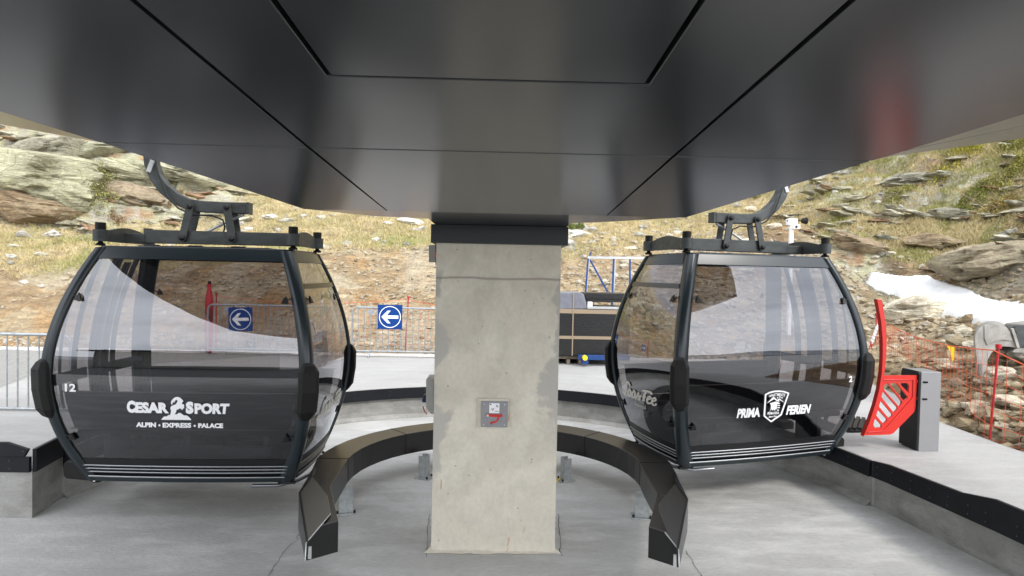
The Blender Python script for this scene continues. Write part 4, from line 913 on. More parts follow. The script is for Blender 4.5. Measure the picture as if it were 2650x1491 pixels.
    # benches on both ends
    for s_ in (-1,1):
        f='-y' if s_<0 else '+y'
        bn=MB(); w=lambda z:hw(z)-.16
        vs=[]
        strip(f,lambda z:-w(z),w,.50,.84,-.055,.03,6,6).build('backrest','seat',cb)
        strip(f,lambda z:-w(z)-.02,lambda z:w(z)+.02,.838,.846,-.03,.02,1,4).build('backrest_trim','seatline',cb)
        strip(f,lambda z:-w(z)-.02,lambda z:w(z)+.02,.505,.512,-.03,.02,1,4).build('backrest_trim','seatline',cb)
        mb=MB(); mb.box((0,s_*(hd(.45)-.22),.465),(2*w(.45),.36,.06)); mb.build('bench_seat','seat',cb,.015,2)
        for x in (-.7,0,.7):
            mb=MB(); mb.box((x,s_*(hd(.4)-.24),.28),(.05,.30,.34)); mb.build('bench_support','seatline',cb)
        mb=MB(); mb.box((.25,s_*(hd(.3)-.10),.26),(1.0,.05,.12)); mb.build('heater_grille','seatline',cb,.006)
    # corner bumpers
    for sx in (-1,1):
        for sy in (-1,1):
            z0,z1=.60,1.13; mb=MB(); rd=Vector((sx*.42,sy*.91,0)).normalized(); tg=Vector((rd.y,-rd.x,0)); zc=(z0+z1)/2
            vs=[]; prof=[(z0,.35,.2),(z0+.03,.62,.7),(z0+.09,1,1),(zc,1.02,1),(z1-.09,1,1),(z1-.03,.62,.7),(z1,.35,.2)]
            secs=[(-.085,0),(-.085,.035),(-.055,.072),(.055,.072),(.085,.035),(.085,0)]
            for z,k,m_ in prof:
                c_=Vector((sx*(hw(z)-.035),sy*(hd(z)-.035),z))
                for a,b2_ in secs: vs.append(c_+tg*a*k+rd*(b2_*m_+.02))
            ns=len(secs); fs=[(j*ns+i,j*ns+(i+1)%ns,(j+1)*ns+(i+1)%ns,(j+1)*ns+i) for j in range(len(prof)-1) for i in range(ns)]
            mb.add(vs,fs+[tuple(range(ns)),tuple(range(len(vs)-ns,len(vs)))]); bp_=mb.build('corner_bumper','rubber',cb,.010,3,20)
            mb=MB()
            for z in (z0+.10,zc,z1-.10):
                c_=Vector((sx*(hw(z)-.035),sy*(hd(z)-.035),z))+rd*.092; mb.cyl(c_,c_+rd*.002,.006,8)
            mb.build('bumper_screw','groove',bp_)
    # window catches
    for f in ('-y','+y','+x'):
        h_=FR[f][2]; wl_=.29 if f!='+x' else .20
        for s_ in (-1,1):
            for z in (1.66,.44):
                s=s_*(h_(z)-PS-.045); mb=MB(); P=[surf(f,s+a,z+b_,.002) for a,b_ in ((-s_*.035,-.032),(s_*.03,-.032),(s_*.018,.0),(s_*.0,.035),(-s_*.018,.012))]
                mb.prism(P,FR[f][1]*.018); mb.tube([surf(f,s+s_*.01,z,.006),surf(f,s+s_*.08,z+.02,.004)],.006,6); mb.build('window_catch','black',cb,.004,2)
    # guide tube on the inner side, guide shoe on the door side
    a=hw(0)+.075; mb=MB(); mb.tube([(a-.42,-hd(0)-.02,-.035),(a-.20,-hd(0)-.01,-.035),(a-.06,-hd(0)+.12,-.035),(a,-.18,-.035),(a,.18,-.035),(a-.06,hd(0)-.12,-.035),(a-.20,hd(0)+.01,-.035),(a-.42,hd(0)+.02,-.035)],.016,10); mb.build('guide_tube','chrome',cb)
    for s_ in (-1,1):
        mb=MB(); y=s_*(hd(0)-.03); mb.box((a-.13,y,-.02),(.16,.035,.02)); mb.build('tube_bracket','black',cb,.004)
        mb=MB(); mb.prism([(-hw(0)-.20,y,.155),(-hw(0)-.23,y,.125),(-hw(0)-.22,y,.02),(-hw(0)-.19,y,-.005),(-hw(0)+.0,y,-.02),(-hw(0)+.05,y,-.04),(-hw(0)+.10,y,-.035),(-hw(0)+.14,y,.0),(-hw(0)+.02,y,.03),(-hw(0)-.08,y,.14)],(0,-s_*.16,0)); mb.build('guide_shoe','rubber',cb,.012,2)
        mb=MB(); mb.cyl((-hw(0)+.06,y+s_*.0,-.012),(-hw(0)+.06,y+s_*.014,-.012),.012,10); mb.build('shoe_bolt','alu',cb)
    # carrier frame on the roof
    zc=2.225; xe=hw(2.1)-.005; ye=.36
    mb=MB(); mb.prism([(-xe+.20,-.05,zc-.065),(xe-.02,-.05,zc-.065),(xe-.02,-.05,zc+.06),(-xe+.20,-.05,zc+.065)],(0,.10,0)); mb.build('carrier_beam','galvdark',cb,.004)
    for s_ in (-1,1):
        mb=MB(); n=12; T=[(y,zc+.02+.055*max(0,math.cos(y/ye*PI*.5))**1.3) for y in np.linspace(-ye,ye,n)]
        mb.prism([(s_*(xe-.02),y,z) for y,z in T]+[(s_*(xe-.02),ye,zc-.07),(s_*(xe-.02),-ye,zc-.07)],(s_*.025,0,0)); mb.build('cross_plate','galvdark',cb,.003)
        if s_<0:
            mb=MB(); mb.bar((-xe+.22,0,zc-.02),(-xe,0,zc-.02),.10,.085); mb.build('beam_tongue','galvdark',cb,.004)
        for t_ in (-1,1):
            c_=Vector((s_*(xe+.0),t_*ye,0)); mb=MB(); mb.cyl(c_+Vector((0,0,zc-.07)),c_+Vector((0,0,zc+.035)),.060,20); bu=mb.build('buffer_cup','galvdark',cb,.004)
            mb=MB(); mb.cyl(c_+Vector((0,0,zc+.03)),c_+Vector((0,0,zc+.10)),.042,20); mb.tube([c_+Vector((0,0,2.115)),c_+Vector((0,0,2.13)),c_+Vector((0,0,2.145)),c_+Vector((0,0,zc-.07))],[.04,.04,.018,.018],14); mb.build('rubber_buffer','rubber',bu,.005)
    # hanger links, upper bar, curved arm
    for s_ in (-1,1):
        for (xt,xb) in ((-.22,-.29),(.13,.18)):
            y=s_*.068; p_,q_=Vector((xb,y,zc-.01)),Vector((xt,y,2.52)); mb=MB(); mb.bar(p_,q_,.075,.018,(0,1,0)) if False else mb.bar(p_,q_,.018,.072,(1,0,0))
            mb.cyl(p_-Vector((0,.011,0)),p_+Vector((0,.011,0)),.036,16); mb.cyl(q_-Vector((0,.011,0)),q_+Vector((0,.011,0)),.036,16); lk=mb.build('hanger_link','galvdark',cb,.003)
            for c_ in (p_,q_):
                mb=MB(); mb.tube([c_+Vector((0,s_*.008,0)),c_+Vector((0,s_*.022,0)),c_+Vector((0,s_*.030,0))],[.028,.026,.012],14); mb.build('link_bolt','black',lk)
    mb=MB(); pts=[(.30,2.52),(.10,2.52),(-.12,2.525),(-.26,2.545),(-.38,2.60),(-.49,2.69),(-.57,2.80),(-.62,2.93),(-.635,3.08),(-.63,3.3),(-.60,3.7)]; vs=[]
    for i,(x,z) in enumerate(pts):
        x0,z0_=pts[max(i-1,0)]; x1,z1_=pts[min(i+1,len(pts)-1)]; d=Vector((x1-x0,0,z1_-z0_)).normalized(); n_=Vector((-d.z,0,d.x)); w_=.055
        for a,b_ in ((-1,-1),(1,-1),(1,1),(-1,1)): vs.append(Vector((x,b_*.048,z))+n_*a*w_)
    n=len(pts); mb.add(vs,[(4*i+k,4*i+(k+1)%4,4*i+4+(k+1)%4,4*i+4+k) for i in range(n-1) for k in range(4)]+[(0,1,2,3),(4*n-4,4*n-3,4*n-2,4*n-1)]); mb.build('hanger_arm','galvdark',cb,.010,3,50)
    mb=MB(); mb.box((.315,0,2.52),(.03,.10,.115)); mb.build('arm_cap','galvdark',cb,.006)
    mb=MB(); mb.tube([(.26,0,2.46),(.05,.0,2.36),(-.10,.0,2.28)],.014,8); mb.build('damper','alu',cb)
    yc_=-.075 if front=='-y' else .075
    mb=MB(); mb.tube([Vector(p) for p in ((-.585,yc_,3.3),(-.56,yc_,3.05),(-.53,yc_,2.86),(-.44,yc_,2.62),(-.33,yc_,2.50),(-.2,yc_*.6,2.44),(-.02,yc_*.6,2.44),(.08,yc_*.6,2.40),(.10,yc_*.6,2.34),(.07,0,2.29))],.008,8); mb.build('cable','black',cb)
    mb=MB(); mb.box((-.605,yc_*.7,2.90),(.045,.01,.12),0,Matrix.Rotation(.35,3,'Y')); mb.build('type_plate','alu',cb,.004)
    return cb
def face_uv(cb,face,px,py):                       # where a photographed mark sits on a window
    Mw=Matrix.Translation(cb.location)@Matrix.Rotation(cb.rotation_euler.z,4,'Z'); Mi=Mw.inverted(); o=Mi@Vector((0,0,CAMH)); d=(Mi.to_3x3()@ray(px,py)); r_,n_,hs,hn=FR[face]
    z=.7
    for _ in range(6):
        dist=hn(z)+.026; t_=(dist-o.dot(n_))/d.dot(n_); p=o+d*t_; z=max(0,min(2.1,p.z))
    return p.dot(r_),p.z
cabL=cabin((-2.79,5.64,.33),.015,'left dark gondola cabin numbered 12 with a white ibex logo','-y','+y')
cabR=cabin((2.58,6.22,.395),.275+PI,'right dark gondola cabin numbered 2 with a white shield logo','+y','-y')
def decal_fn(cb,face,ox,oy,sc,off=.004):
    def f(x,y):
        s,z=face_uv(cb,face,ox+x/sc,oy+y/sc); return surf(face,s,z,off)
    return f
def sub(P,k=5):
    o=[]
    for i in range(len(P)):
        a,b_=np.array(P[i],float),np.array(P[(i+1)%len(P)],float); m_=max(1,int(np.linalg.norm(b_-a)/60))
        for j in range(m_): o.append(a+(b_-a)*j/m_)
    return o
def poly_on(mb,P,f):
    P=[(float(a),float(b_)) for a,b_ in P]; tri=tessellate_polygon([[Vector((a,b_,0)) for a,b_ in P]]); mb.add([f(a,b_) for a,b_ in P],[tuple(t_) for t_ in tri])
mb=MB(); f=decal_fn(cabL,'-y',320,1010,8.883)
text_on(mb,'C',[(75,520),(275,520),(75,235),(265,235)],f,.075); text_on(mb,'ESAR',[(272,522),(1052,530),(270,268),(1030,280)],f,.06)
text_on(mb,'S',[(1435,540),(1620,540),(1435,258),(1610,258)],f,.075); text_on(mb,'PORT',[(1640,545),(2410,552),(1632,295),(2438,305)],f,.06)
text_on(mb,'ALPIN',[(288,845),(752,850),(288,732),(752,738)],f,.06); text_on(mb,'EXPRESS',[(905,855),(1562,862),(903,742),(1562,748)],f,.05); text_on(mb,'PALACE',[(1720,865),(2290,872),(1718,755),(2290,760)],f,.06)
for x,y in ((830,803),(1640,815)): poly_on(mb,[(x+25*math.cos(a),y+25*math.sin(a)) for a in np.linspace(0,6.28,13)[:-1]],f)
goat=[(1115,330),(1095,290),(1100,250),(1130,210),(1160,180),(1190,160),(1235,150),(1280,155),(1320,180),(1345,205),(1380,245),(1375,270),(1355,268),(1350,300),(1355,318),(1395,320),(1400,345),(1395,425),(1375,410),(1355,455),(1330,430),(1305,410),(1260,440),(1225,445),(1215,500),(1180,545),(1120,580),(1080,565),(1100,465),(1085,440),(1085,390),(1110,360),(1160,340),(1205,320),(1240,270),(1245,225),(1210,220),(1185,245),(1185,285),(1160,262),(1135,285),(1120,335)]
poly_on(mb,goat,f)
poly_on(mb,[(870,675),(905,635),(945,595),(990,603),(1040,567),(1080,566),(1180,546),(1230,552),(1275,515),(1320,520),(1370,560),(1415,582),(1445,568),(1500,605),(1545,650),(1565,683)],f)
mb.build('logo_lettering','white',cabL)
mb=MB(); f=decal_fn(cabL,'-y',0,850,2.786); text_on(mb,'12',[(457,458),(539,459),(457,401),(539,402)],f,.03); mb.build('cabin_number','white',cabL)
mb=MB(); ff=lambda x,y:surf('+y',x,y,-.02); text_on(mb,'12',[(-.10,1.06),(.02,1.06),(-.10,1.14),(.02,1.14)],ff,.03); mb.build('cabin_number','white',cabL)
mb=MB(); f=decal_fn(cabR,'+y',1890,1000,11.2)
text_on(mb,'PRIMA',[(180,925),(845,880),(235,650),(870,610)],f,.05); text_on(mb,'FERIEN',[(1600,825),(2280,775),(1660,555),(2345,515)],f,.05)
so_=[(990,225),(1120,155),(1260,122),(1400,115),(1540,128),(1700,185),(1480,830),(1170,1040),(950,865)]; si_=[(1035,248),(1150,195),(1280,165),(1400,158),(1530,170),(1650,210),(1440,800),(1165,990),(1000,845)]
mb.add([f(*p) for p in so_]+[f(*p) for p in si_],[(i,(i+1)%9,(i+1)%9+9,i+9) for i in range(9)])
poly_on(mb,[(1040,495),(1240,292),(1345,392),(1415,345),(1560,472),(1415,388),(1350,432),(1255,365)],f)
for x,y in ((1360,332),(1425,308),(1485,328)): poly_on(mb,[(x+r_*math.sin(k*PI/5),y-r_*math.cos(k*PI/5)) for k,r_ in zip(range(10),[30,13]*5)],f)
poly_on(mb,[(1135,485),(1320,432),(1435,490),(1390,515),(1352,505),(1335,590),(1330,660),(1285,665),(1280,700),(1255,700),(1250,665),(1225,665),(1220,690),(1185,690),(1185,660),(1160,650),(1165,540)],f)
for P in ([(1350,542),(1430,540),(1428,566),(1350,566)],[(1345,600),(1422,598),(1420,628),(1345,628)],[(1340,672),(1400,670),(1398,700),(1340,702)],[(1375,400),(1405,400),(1405,450),(1375,440)],[(1150,650),(1165,650),(1140,728),(1130,728)]): poly_on(mb,P,f)
text_on(mb,'APART',[(1110,312),(1330,280),(1118,240),(1335,190)],f,.02); text_on(mb,'MENTS',[(1345,280),(1560,292),(1350,188),(1588,210)],f,.02)
text_on(mb,'PRIMAVERA',[(1050,822),(1400,802),(1075,742),(1410,725)],f,.03); text_on(mb,'Saas-Fee',[(1085,905),(1320,885),(1120,845),(1345,830)],f,.03)
mb.build('logo_lettering','white',cabR)
mb=MB(); f=decal_fn(cabR,'+y',1800,820,3.45); text_on(mb,'2',[(1380,586),(1410,584),(1383,532),(1413,530)],f,.03); mb.build('cabin_number','white',cabR)
# script lettering on the inner side window of both cabins
strokes=[[(530,395),(505,300),(450,250),(410,330),(385,560),(345,655),(300,610),(285,540)],[(560,560),(520,500),(470,570),(460,680),(505,715),(550,630),(562,540),(568,690),(590,735)],[(715,590),(680,545),(635,610),(610,720),(655,775),(700,710),(722,600),(722,750),(755,805),(800,700),(838,610),(832,690),(880,790),(865,850),(815,800)],[(905,700),(930,770)],[(965,545),(1100,555),(1240,610),(1265,685)],[(1090,590),(1030,700),(1000,900)],[(975,725),(1090,760)],[(1140,840),(1235,810),(1215,745),(1160,760),(1122,860),(1150,965),(1230,970),(1290,930)],[(1310,910),(1395,870),(1370,795),(1310,820),(1282,920),(1315,1020),(1380,1035),(1425,985)]]
def script(cb):
    mb=MB()
    def f(x,y):
        s,z=face_uv(cabR,'+x',1590+x/13.17,970+y/13.17); return surf('+x',s,z,.004)
    for i,S_ in enumerate(strokes):
        rb=ribbon2d(smooth2d(S_,5),78 if i in (4,5) else 62); mb.add([f(*q_) for pr_ in rb for q_ in pr_],[(2*i_,2*i_+1,2*i_+3,2*i_+2) for i_ in range(len(rb)-1)])
    text_on(mb,'Saastal',[(700,1010),(1080,1190),(695,905),(1072,1040)],f,.0)
    return mb.build('side_lettering','dwhite',cb)
script(cabR); script(cabL)
#OBJ
# ------------------------------------------------------------------ crowd barriers and signs
def barrier(x0,x1,Y,label,z0=PL,nb=None,feet=True,rz=0.):
    w=x1-x0; t=thing('crowd_barrier',label,'barrier',((x0+x1)/2,Y,z0),rz,'galvanised crowd barriers'); h=1.10; a=w/2; r_=.09; zb_=.18
    mb=MB(); P=[(-a,0,.05 if feet else zb_),(-a,0,h-r_),(-a+.03,0,h-.03),(-a+r_,0,h),(a-r_,0,h),(a-.03,0,h-.03),(a,0,h-r_),(a,0,.05 if feet else zb_)]
    mb.tube(P,.021,8); mb.tube([(-a,0,zb_),(a,0,zb_)],.018,8); mb.build('frame','galv',t)
    n=nb or int(w/.125)
    mb=MB()
    for k in range(1,n): x=-a+w*k/n; mb.tube([(x,0,zb_),(x,0,h)],.0085,6)
    o=mb.build('bars','galv',t); 
    for s_ in (-.72,.72):
        mb=MB(); mb.tube([(a*s_,0,.18),(a*s_,-.02,.06),(a*s_,-.26,.0+.015)],.016,6); mb.tube([(a*s_,0,.18),(a*s_,.02,.06),(a*s_,.26,.015)],.016,6); mb.build('foot','galv',t)
    mb=MB(); mb.box((a-.15,-.012,h-.09),(.13,.01,.10)); mb.box((-a+.40,-.012,h-.09),(.13,.01,.10)) if w<3 else None; mb.build('name_plate','galv',t)
    mb=MB(); mb.tube([(-a-.02,0,h-.22),(-a-.07,0,h-.22),(-a-.07,0,h-.28)],.008,6); mb.tube([(-a-.02,0,.30),(-a-.07,0,.30),(-a-.07,0,.24)],.008,6); mb.build('hook','galv',t)
    return t
BY=12.0
pA=A(912,795,BY); pB=A(1190,795,BY); zt_=pA.z
barrier(pA.x,pA.x+2.55,BY,'grey crowd barrier with arrow sign between the left cabin and the pillar',zt_-1.10)
qA=A(538,790,BY); barrier(qA.x,qA.x+2.6,BY,'grey crowd barrier seen through the windows of the left cabin',zt_-1.10)
lb=A(0,864,7.1); barrier(lb.x-1.6,lb.x+.86,7.1,'grey crowd barrier at the left edge beside the cabin',lb.z-1.10)
def arrow_sign(P0,P1,Y,label,tilt=0.):
    w=(P1.x-P0.x); c_=Vector(((P0.x+P1.x)/2,Y,(P0.z+P1.z)/2)); t=thing('arrow_sign',label,'sign',(c_.x,Y,c_.z),0,'blue arrow signs on the barriers'); h=w/2
    rot=Matrix.Rotation(tilt,3,'Y')
    mb=MB(); mb.box((0,0,0),(w,.006,w),0,rot); mb.build('panel','blue',t,.002)
    mb=MB(); n=40; vs=[]
    for k in range(n):
        a=2*PI*k/n
        for r_ in (.445,.415): vs.append(rot@Vector((math.cos(a)*r_*w,-.0055,math.sin(a)*r_*w)))
    mb.add(vs,[(2*k,2*k+1,(2*k+3)%(2*n),(2*k+2)%(2*n)) for k in range(n)])
    P=[(-.35,0),(-.10,.26),(.03,.26),(-.13,.065),(.34,.065),(.34,-.065),(-.13,-.065),(.03,-.26),(-.10,-.26)]
    P=[rot@Vector((x*w,-.0055,z*w)) for x,z in P]; tri=tessellate_polygon([P]); mb.add(P,[tuple(q_) for q_ in tri]); mb.build('white_arrow','white',t)
    mb=MB()
    for s_ in (-.3,.3): mb.tube([rot@Vector((s_*w,.004,.49*w)),rot@Vector((s_*w,.02,.56*w)),rot@Vector((s_*w,.04,.49*w))],.006,6)
    mb.build('cable_tie','black',t)
arrow_sign(A(977,852,BY-.03),A(1041.5,789,BY-.03),BY-.03,'blue square sign with white left arrow on the barrier beside the pillar')
arrow_sign(A(591,857,BY-.03),A(654,796,BY-.03),BY-.03,'blue square left arrow sign seen through the left cabin windows',R(-1.5))
# rolled red net pole behind the left cabin
q0=A(541,860,BY+.15); q1=A(541,735,BY+.15); t=thing('rolled_net_pole','red net rolled round a pole behind the left cabin','net pole',(q0.x,BY+.15,PL))
mb=MB(); zz_=[PL+.02,PL+.4,PL+.9,q0.z+.15,q0.z+.6,q1.z-.25,q1.z-.12,q1.z]; mb.tube([(mnoise.noise(Vector((0,0,z*4)))*.02,0,z-PL) for z in zz_],[.06,.075,.07,.065,.085,.07,.04,.045],10); mb.build('rolled_net','redpole',t)
mb=MB(); mb.cyl((0,0,q1.z-PL),(0,0,q1.z-PL+.06),.035,12); mb.build('cap','black',t)
# ------------------------------------------------------------------ orange safety nets
def net(pts,hts,label,cell=.13,sag=.10,wire=.0035,posts=True,ph=1.1,lean=None):
    t=thing('safety_net',label,'safety net',pts[0]); o=Vector(pts[0])
    P=[Vector(p)-o for p in pts]; mb=MB()
    def at(u_,v_):
        i=min(int(u_),len(P)-2); f_=u_-i; b_=P[i].lerp(P[i+1],f_); h=hts[i]*(1-f_)+hts[i+1]*f_; s_=sag*4*f_*(1-f_)
        nn=mnoise.noise(Vector((u_*7,v_*5,1)))*.03; return b_+Vector((nn,nn,(h-s_)*v_+mnoise.noise(Vector((u_*9,v_*3,5)))*.02*(v_<.98)))
    for i in range(len(P)-1):
        Lg=(P[i+1]-P[i]).length; n=max(2,int(Lg/cell)); m_=int(max(hts)/cell)
        for k in range(n+1): mb.tube([at(i+k/n,v_) for v_ in np.linspace(0,1,6)],wire,4,False)
        for j in range(m_+1): mb.tube([at(i+k/n,j/m_) for k in range(n+1)],wire*(2.2 if j==m_ else 1),4,False)
    mb.build('net','orange',t)
    for i,p in enumerate(P):
        mb=MB(); h=hts[i]+.02; ln=(lean[i] if lean else 0); mb.tube([p,p+Vector((ln,0,h))],[.011,.013],8); po=mb.build('pole','redpole',t)
        mb=MB(); q_=p+Vector((ln,0,h)); mb.cyl(q_,q_+Vector((0,0,.05)),.03,10); mb.build('pole_cap','redpole',po)
    return t
n1=G(2561,1137,PL); n0=Vector((A(2268,818,12.9).x,12.9,PL+.1)); n2=Vector((5.85,3.6,PL))
net([n0,n1,n2],[A(2268,818,12.9).z-(PL+.1),1.04,.75],'orange safety net on red poles along the right edge of the platform',.17,.16,.0032,lean=[0,.06,0])
e0=A(1056,775,BY+.55); e1=A(1049,893,BY+.55)
net([Vector((A(560,760,BY+.6).x,BY+.6,PL+.05)),Vector((e1.x,BY+.55,PL+.05)),Vector((1.2,BY+.6,PL+.05))],[1.15,e0.z-PL-.05,1.0],'faint orange net on thin poles behind the crowd barriers',.16,.12,.0020,lean=[0,.05,0])
p0=A(2400,903,10.4); t=thing('yellow_ribbon','small yellow ribbon tied to the top line of the orange net','ribbon',(p0.x,p0.y,p0.z))
t_net=(A(2460,903,7.6)); 
def net_top(pxx):
    # point on the upper net line whose picture column is pxx
    for k in range(400):
        f_=k/400; b_=n0.lerp(n1,f_); z=b_.z+(A(2268,818,12.9).z-(PL+.1))*(1-f_)+1.04*f_-.16*4*f_*(1-f_); x_,y_=proj(np.array(b_.x),np.array(b_.y),np.array(z))
        if x_>=pxx: return Vector((b_.x,b_.y,z))
    return n1
c_=net_top(2458); t.location=c_-Vector((0,.02,.2))
mb=MB(); mb.prism([(-.06,0,.2),(.05,0,.19),(.055,0,.02),(.03,0,-.03),(.0,0,.1)],(0,.004,0)); mb.build('cloth','yellow',t)
# chain of red and white links near the gate
t=thing('link_chain','short red and white plastic chain behind the red gate','chain'); c0=A(2270,845,9.5); c1=A(2253,898,9.5)
for k in range(14):
    f_=k/13; p=c0.lerp(c1,f_); mb=MB(); n=10; ax=(Vector((1,0,.2)) if k%2 else Vector((.2,1,0))).normalized()
    mb.tube([p+ax*.022*math.cos(2*PI*i/n)+Vector((0,0,1))*.030*math.sin(2*PI*i/n) for i in range(n+1)],.007,5); mb.build('link','paintwhite' if k<11 else 'paintred',t)
# ------------------------------------------------------------------ red gate and its post
pG=G(2377,1168,PL); GY=pG.y+.02
post=thing('gate_post','light grey square metal post with black side holding the red gate','post',(pG.x,pG.y,PL))
QP=lambda u_,v_,Y=GY: A(2190+u_/3.293,750+v_/3.293,Y)
a0=QP(615,1375,pG.y); w_=QP(785,1370,pG.y).x-a0.x; h_=QP(640,700,pG.y).z-PL
mb=MB(); mb.box((w_/2,.13,h_/2),(w_,.26,h_)); pb=mb.build('housing','postgrey',post,.004)
mb=MB(); mb.prism([(-.004,.0,.012),(-.004,.27,.012),(-.004,.27,h_-.03),(-.004,.25,h_+.002),(-.004,.02,h_+.002),(-.004,-.002,h_-.02)],(-.022,0,0)); mb.build('side_cover','black',post,.004)
mb=MB(); mb.box((w_/2,.13,.008),(w_*.92,.24,.016)); mb.build('base','black',post)
mb=MB(); 
for v_ in (788,932): z=QP(655,v_,pG.y).z-PL; mb.box((.045,-.003,z),(.05,.006,.018))
mb.build('slot','groove',post)
gate=thing('red_gate','red curved gate panel with slanted slots hanging off the grey post','gate',(pG.x-.3,GY,PL+.2)); go=Vector((pG.x-.3,GY,PL+.2))
def qq(P): return [QP(*p)-go for p in P]
outl=[(245,80),(282,85),(300,170),(318,300),(323,430),(322,560),(312,660),(300,738),(330,732),(603,730),(603,800),(595,900),(590,1000),(580,1040),(400,1225),(370,1235),(130,1242),(180,1120),(225,990),(262,850),(285,700),(293,560),(292,420),(280,270),(262,170)]
holes=[[(322,815),(350,795),(480,960),(455,1000),(335,868),(318,845)],[(375,795),(430,795),(527,915),(522,925),(492,948),(378,815)],[(460,795),(520,795),(536,815),(533,880),(462,808)],[(310,872),(325,875),(437,1005),(437,1018),(408,1050),(300,915)],[(292,950),(305,955),(393,1062),(393,1078),(362,1095),(279,995)],[(268,1030),(280,1030),(348,1105),(346,1118),(318,1145),(256,1072)],[(243,1103),(258,1105),(302,1155),(300,1175),(245,1178),(231,1150)]]
tri=tessellate_polygon([[Vector((p[0],p[1],0)) for p in outl]]+[[Vector((p[0],p[1],0)) for p in h_2] for h_2 in holes])
allp=qq(outl)+[p for h_2 in holes for p in qq(h_2)]; N_=len(allp); th=Vector((0,.022,0))
mb=MB(); mb.add(allp+[p+th for p in allp],[tuple(t_) for t_ in tri]+[(c_+N_,b_+N_,a+N_) for a,b_,c_ in tri])
k=0
for L_ in [outl]+holes:
    n=len(L_); mb.add(allp+[p+th for p in allp],[(k+i,k+(i+1)%n,k+(i+1)%n+N_,k+i+N_) for i in range(n)]); k+=n
mb.build('panel','red',gate)
# raised rim along the free edge and around the lattice
mb=MB(); fin=qq([(245,80),(262,170),(280,270),(292,420),(293,560),(285,700),(262,850),(225,990),(180,1120),(130,1242)]); fin2=qq([(284,85),(301,170),(319,300),(324,430),(323,560),(313,660),(292,790),(262,920),(215,1060),(185,1150)])
n=len(fin); off=Vector((0,-.035,0)); vs=[p+off for p in fin]+[p+off for p in fin2]+fin+fin2
mb.add(vs,[(i,i+1,n+i+1,n+i) for i in range(n-1)]+[(i,i+1,2*n+i+1,2*n+i) for i in range(n-1)]+[(n+i,n+i+1,3*n+i+1,3*n+i) for i in range(n-1)]+[(0,n,3*n,2*n),(n-1,2*n-1,4*n-1,3*n-1)]); mb.build('edge_fin','red',gate)
mb=MB()
rim=qq([(315,768),(570,766),(568,905),(558,930),(322,1198),(300,1205),(180,1214)])
mb.tube([p+Vector((0,-.004,0)) for p in rim],.0065,6); mb.build('rim_bead','red',gate)
mb=MB()
for v_ in (780,925): a=QP(600,v_)-go; mb.bar(a,a+Vector((.10,0,0)),.02,.028)
mb.build('hinge_arm','red',gate)
# rubber wheel ramp behind the gate
rp=[G(2190+x/3.293,750+y/3.293,PL) for x,y in ((0,1220),(160,1220),(190,1135),(40,1110))]
t=thing('rubber_ramp','dark ribbed rubber ramp on the platform behind the red gate','ramp',rp[0]); mb=MB(); mb.prism([p-rp[0] for p in rp],(0,0,.04)); mb.build('base','rubber',t,.01)
mb=MB()
for f_ in (.12,.42,.72): a=rp[0].lerp(rp[1],f_)-rp[0]; b_=rp[3].lerp(rp[2],f_)-rp[0]; mb.bar(a+Vector((0,0,.05)),b_+Vector((0,0,.05)),.045,.03)
mb.build('rib','black',t,.006)
# ------------------------------------------------------------------ freight behind the pillar
CY_=11.4; CRX=lambda u_,v_,Y=CY_: A(1440+u_/4.53,640+v_/4.53,Y)
def rel(P,o): return [p-o for p in P]
o=Vector((CRX(200,1370).x,CY_,PL))
t=thing('wrapped_pallet','stack wrapped in black plastic with tan straps right of the pillar','pallet stack',o)
def xbox(mb,u0,v0,u1,v1,Y,dep,o):
    a,b_=CRX(u0,v1,Y),CRX(u1,v0,Y); mb.prism(rel([Vector((a.x,Y,a.z)),Vector((b_.x,Y,a.z)),Vector((b_.x,Y,b_.z)),Vector((a.x,Y,b_.z))],o),(0,dep,0))
mb=MB(); xbox(mb,-120,728,860,1272,CY_,1.1,o); mb.build('load','wrap',t,.03,3)
mb=MB(); mb.prism(rel([CRX(-120,722),CRX(360,720),CRX(348,640),CRX(325,560),CRX(290,530),CRX(60,530),CRX(-60,545),CRX(-120,640)],o),(0,1.0,0)); mb.build('upper_wrap','wrapgrey',t,.02,3)
mb=MB(); xbox(mb,340,545,860,600,CY_,.8,o); xbox(mb,350,604,860,640,CY_+.02,.8,o); mb.build('flat_bundle','wrap',t,.01)
mb=MB(); xbox(mb,362,704,860,722,CY_-.02,.8,o); mb.build('metal_profile','alu',t,.003)
mb=MB(); xbox(mb,365,640,425,705,CY_-.01,.2,o); mb.build('foam_pad','white',t,.02,3)
mb=MB(); 
for u0,v0,u1,v1 in ((-120,738,860,770),(-120,1052,860,1070)): xbox(mb,u0,v0,u1,v1,CY_-.008,.005,o)
xbox(mb,178,532,208,1272,CY_-.014,.005,o); mb.build('strap','strap',t)
mb=MB(); xbox(mb,-120,1280,280,1305,CY_+.1,.9,o)
for u_ in (-80,120,260): xbox(mb,u_,1300,u_+40,1368,CY_+.1,.9,o)
mb.build('pallet','wood',t)
o=Vector((CRX(340,1370).x,CY_-.2,PL)); t=thing('blue_trolley','blue steel trolley frame with a round yellow end cap under the wrapped stack','trolley',o)
mb=MB(); xbox(mb,255,1275,860,1320,CY_-.12,.08,o); xbox(mb,302,1315,376,1372,CY_-.2,.15,o); mb.build('frame','bluesteel',t,.004)
c_=CRX(338,1302,CY_-.24)-o; mb=MB(); mb.tube([c_,c_+Vector((0,.03,0)),c_+Vector((0,.10,0))],[.045,.052,.052],18); mb.build('end_cap','yellow',t)
o=Vector((CRX(370,600,CY_+1.1).x,CY_+1.1,PL)); t=thing('blue_rack','tall blue and grey steel rack frame standing behind the wrapped stack','rack',o); RY=CY_+1.1
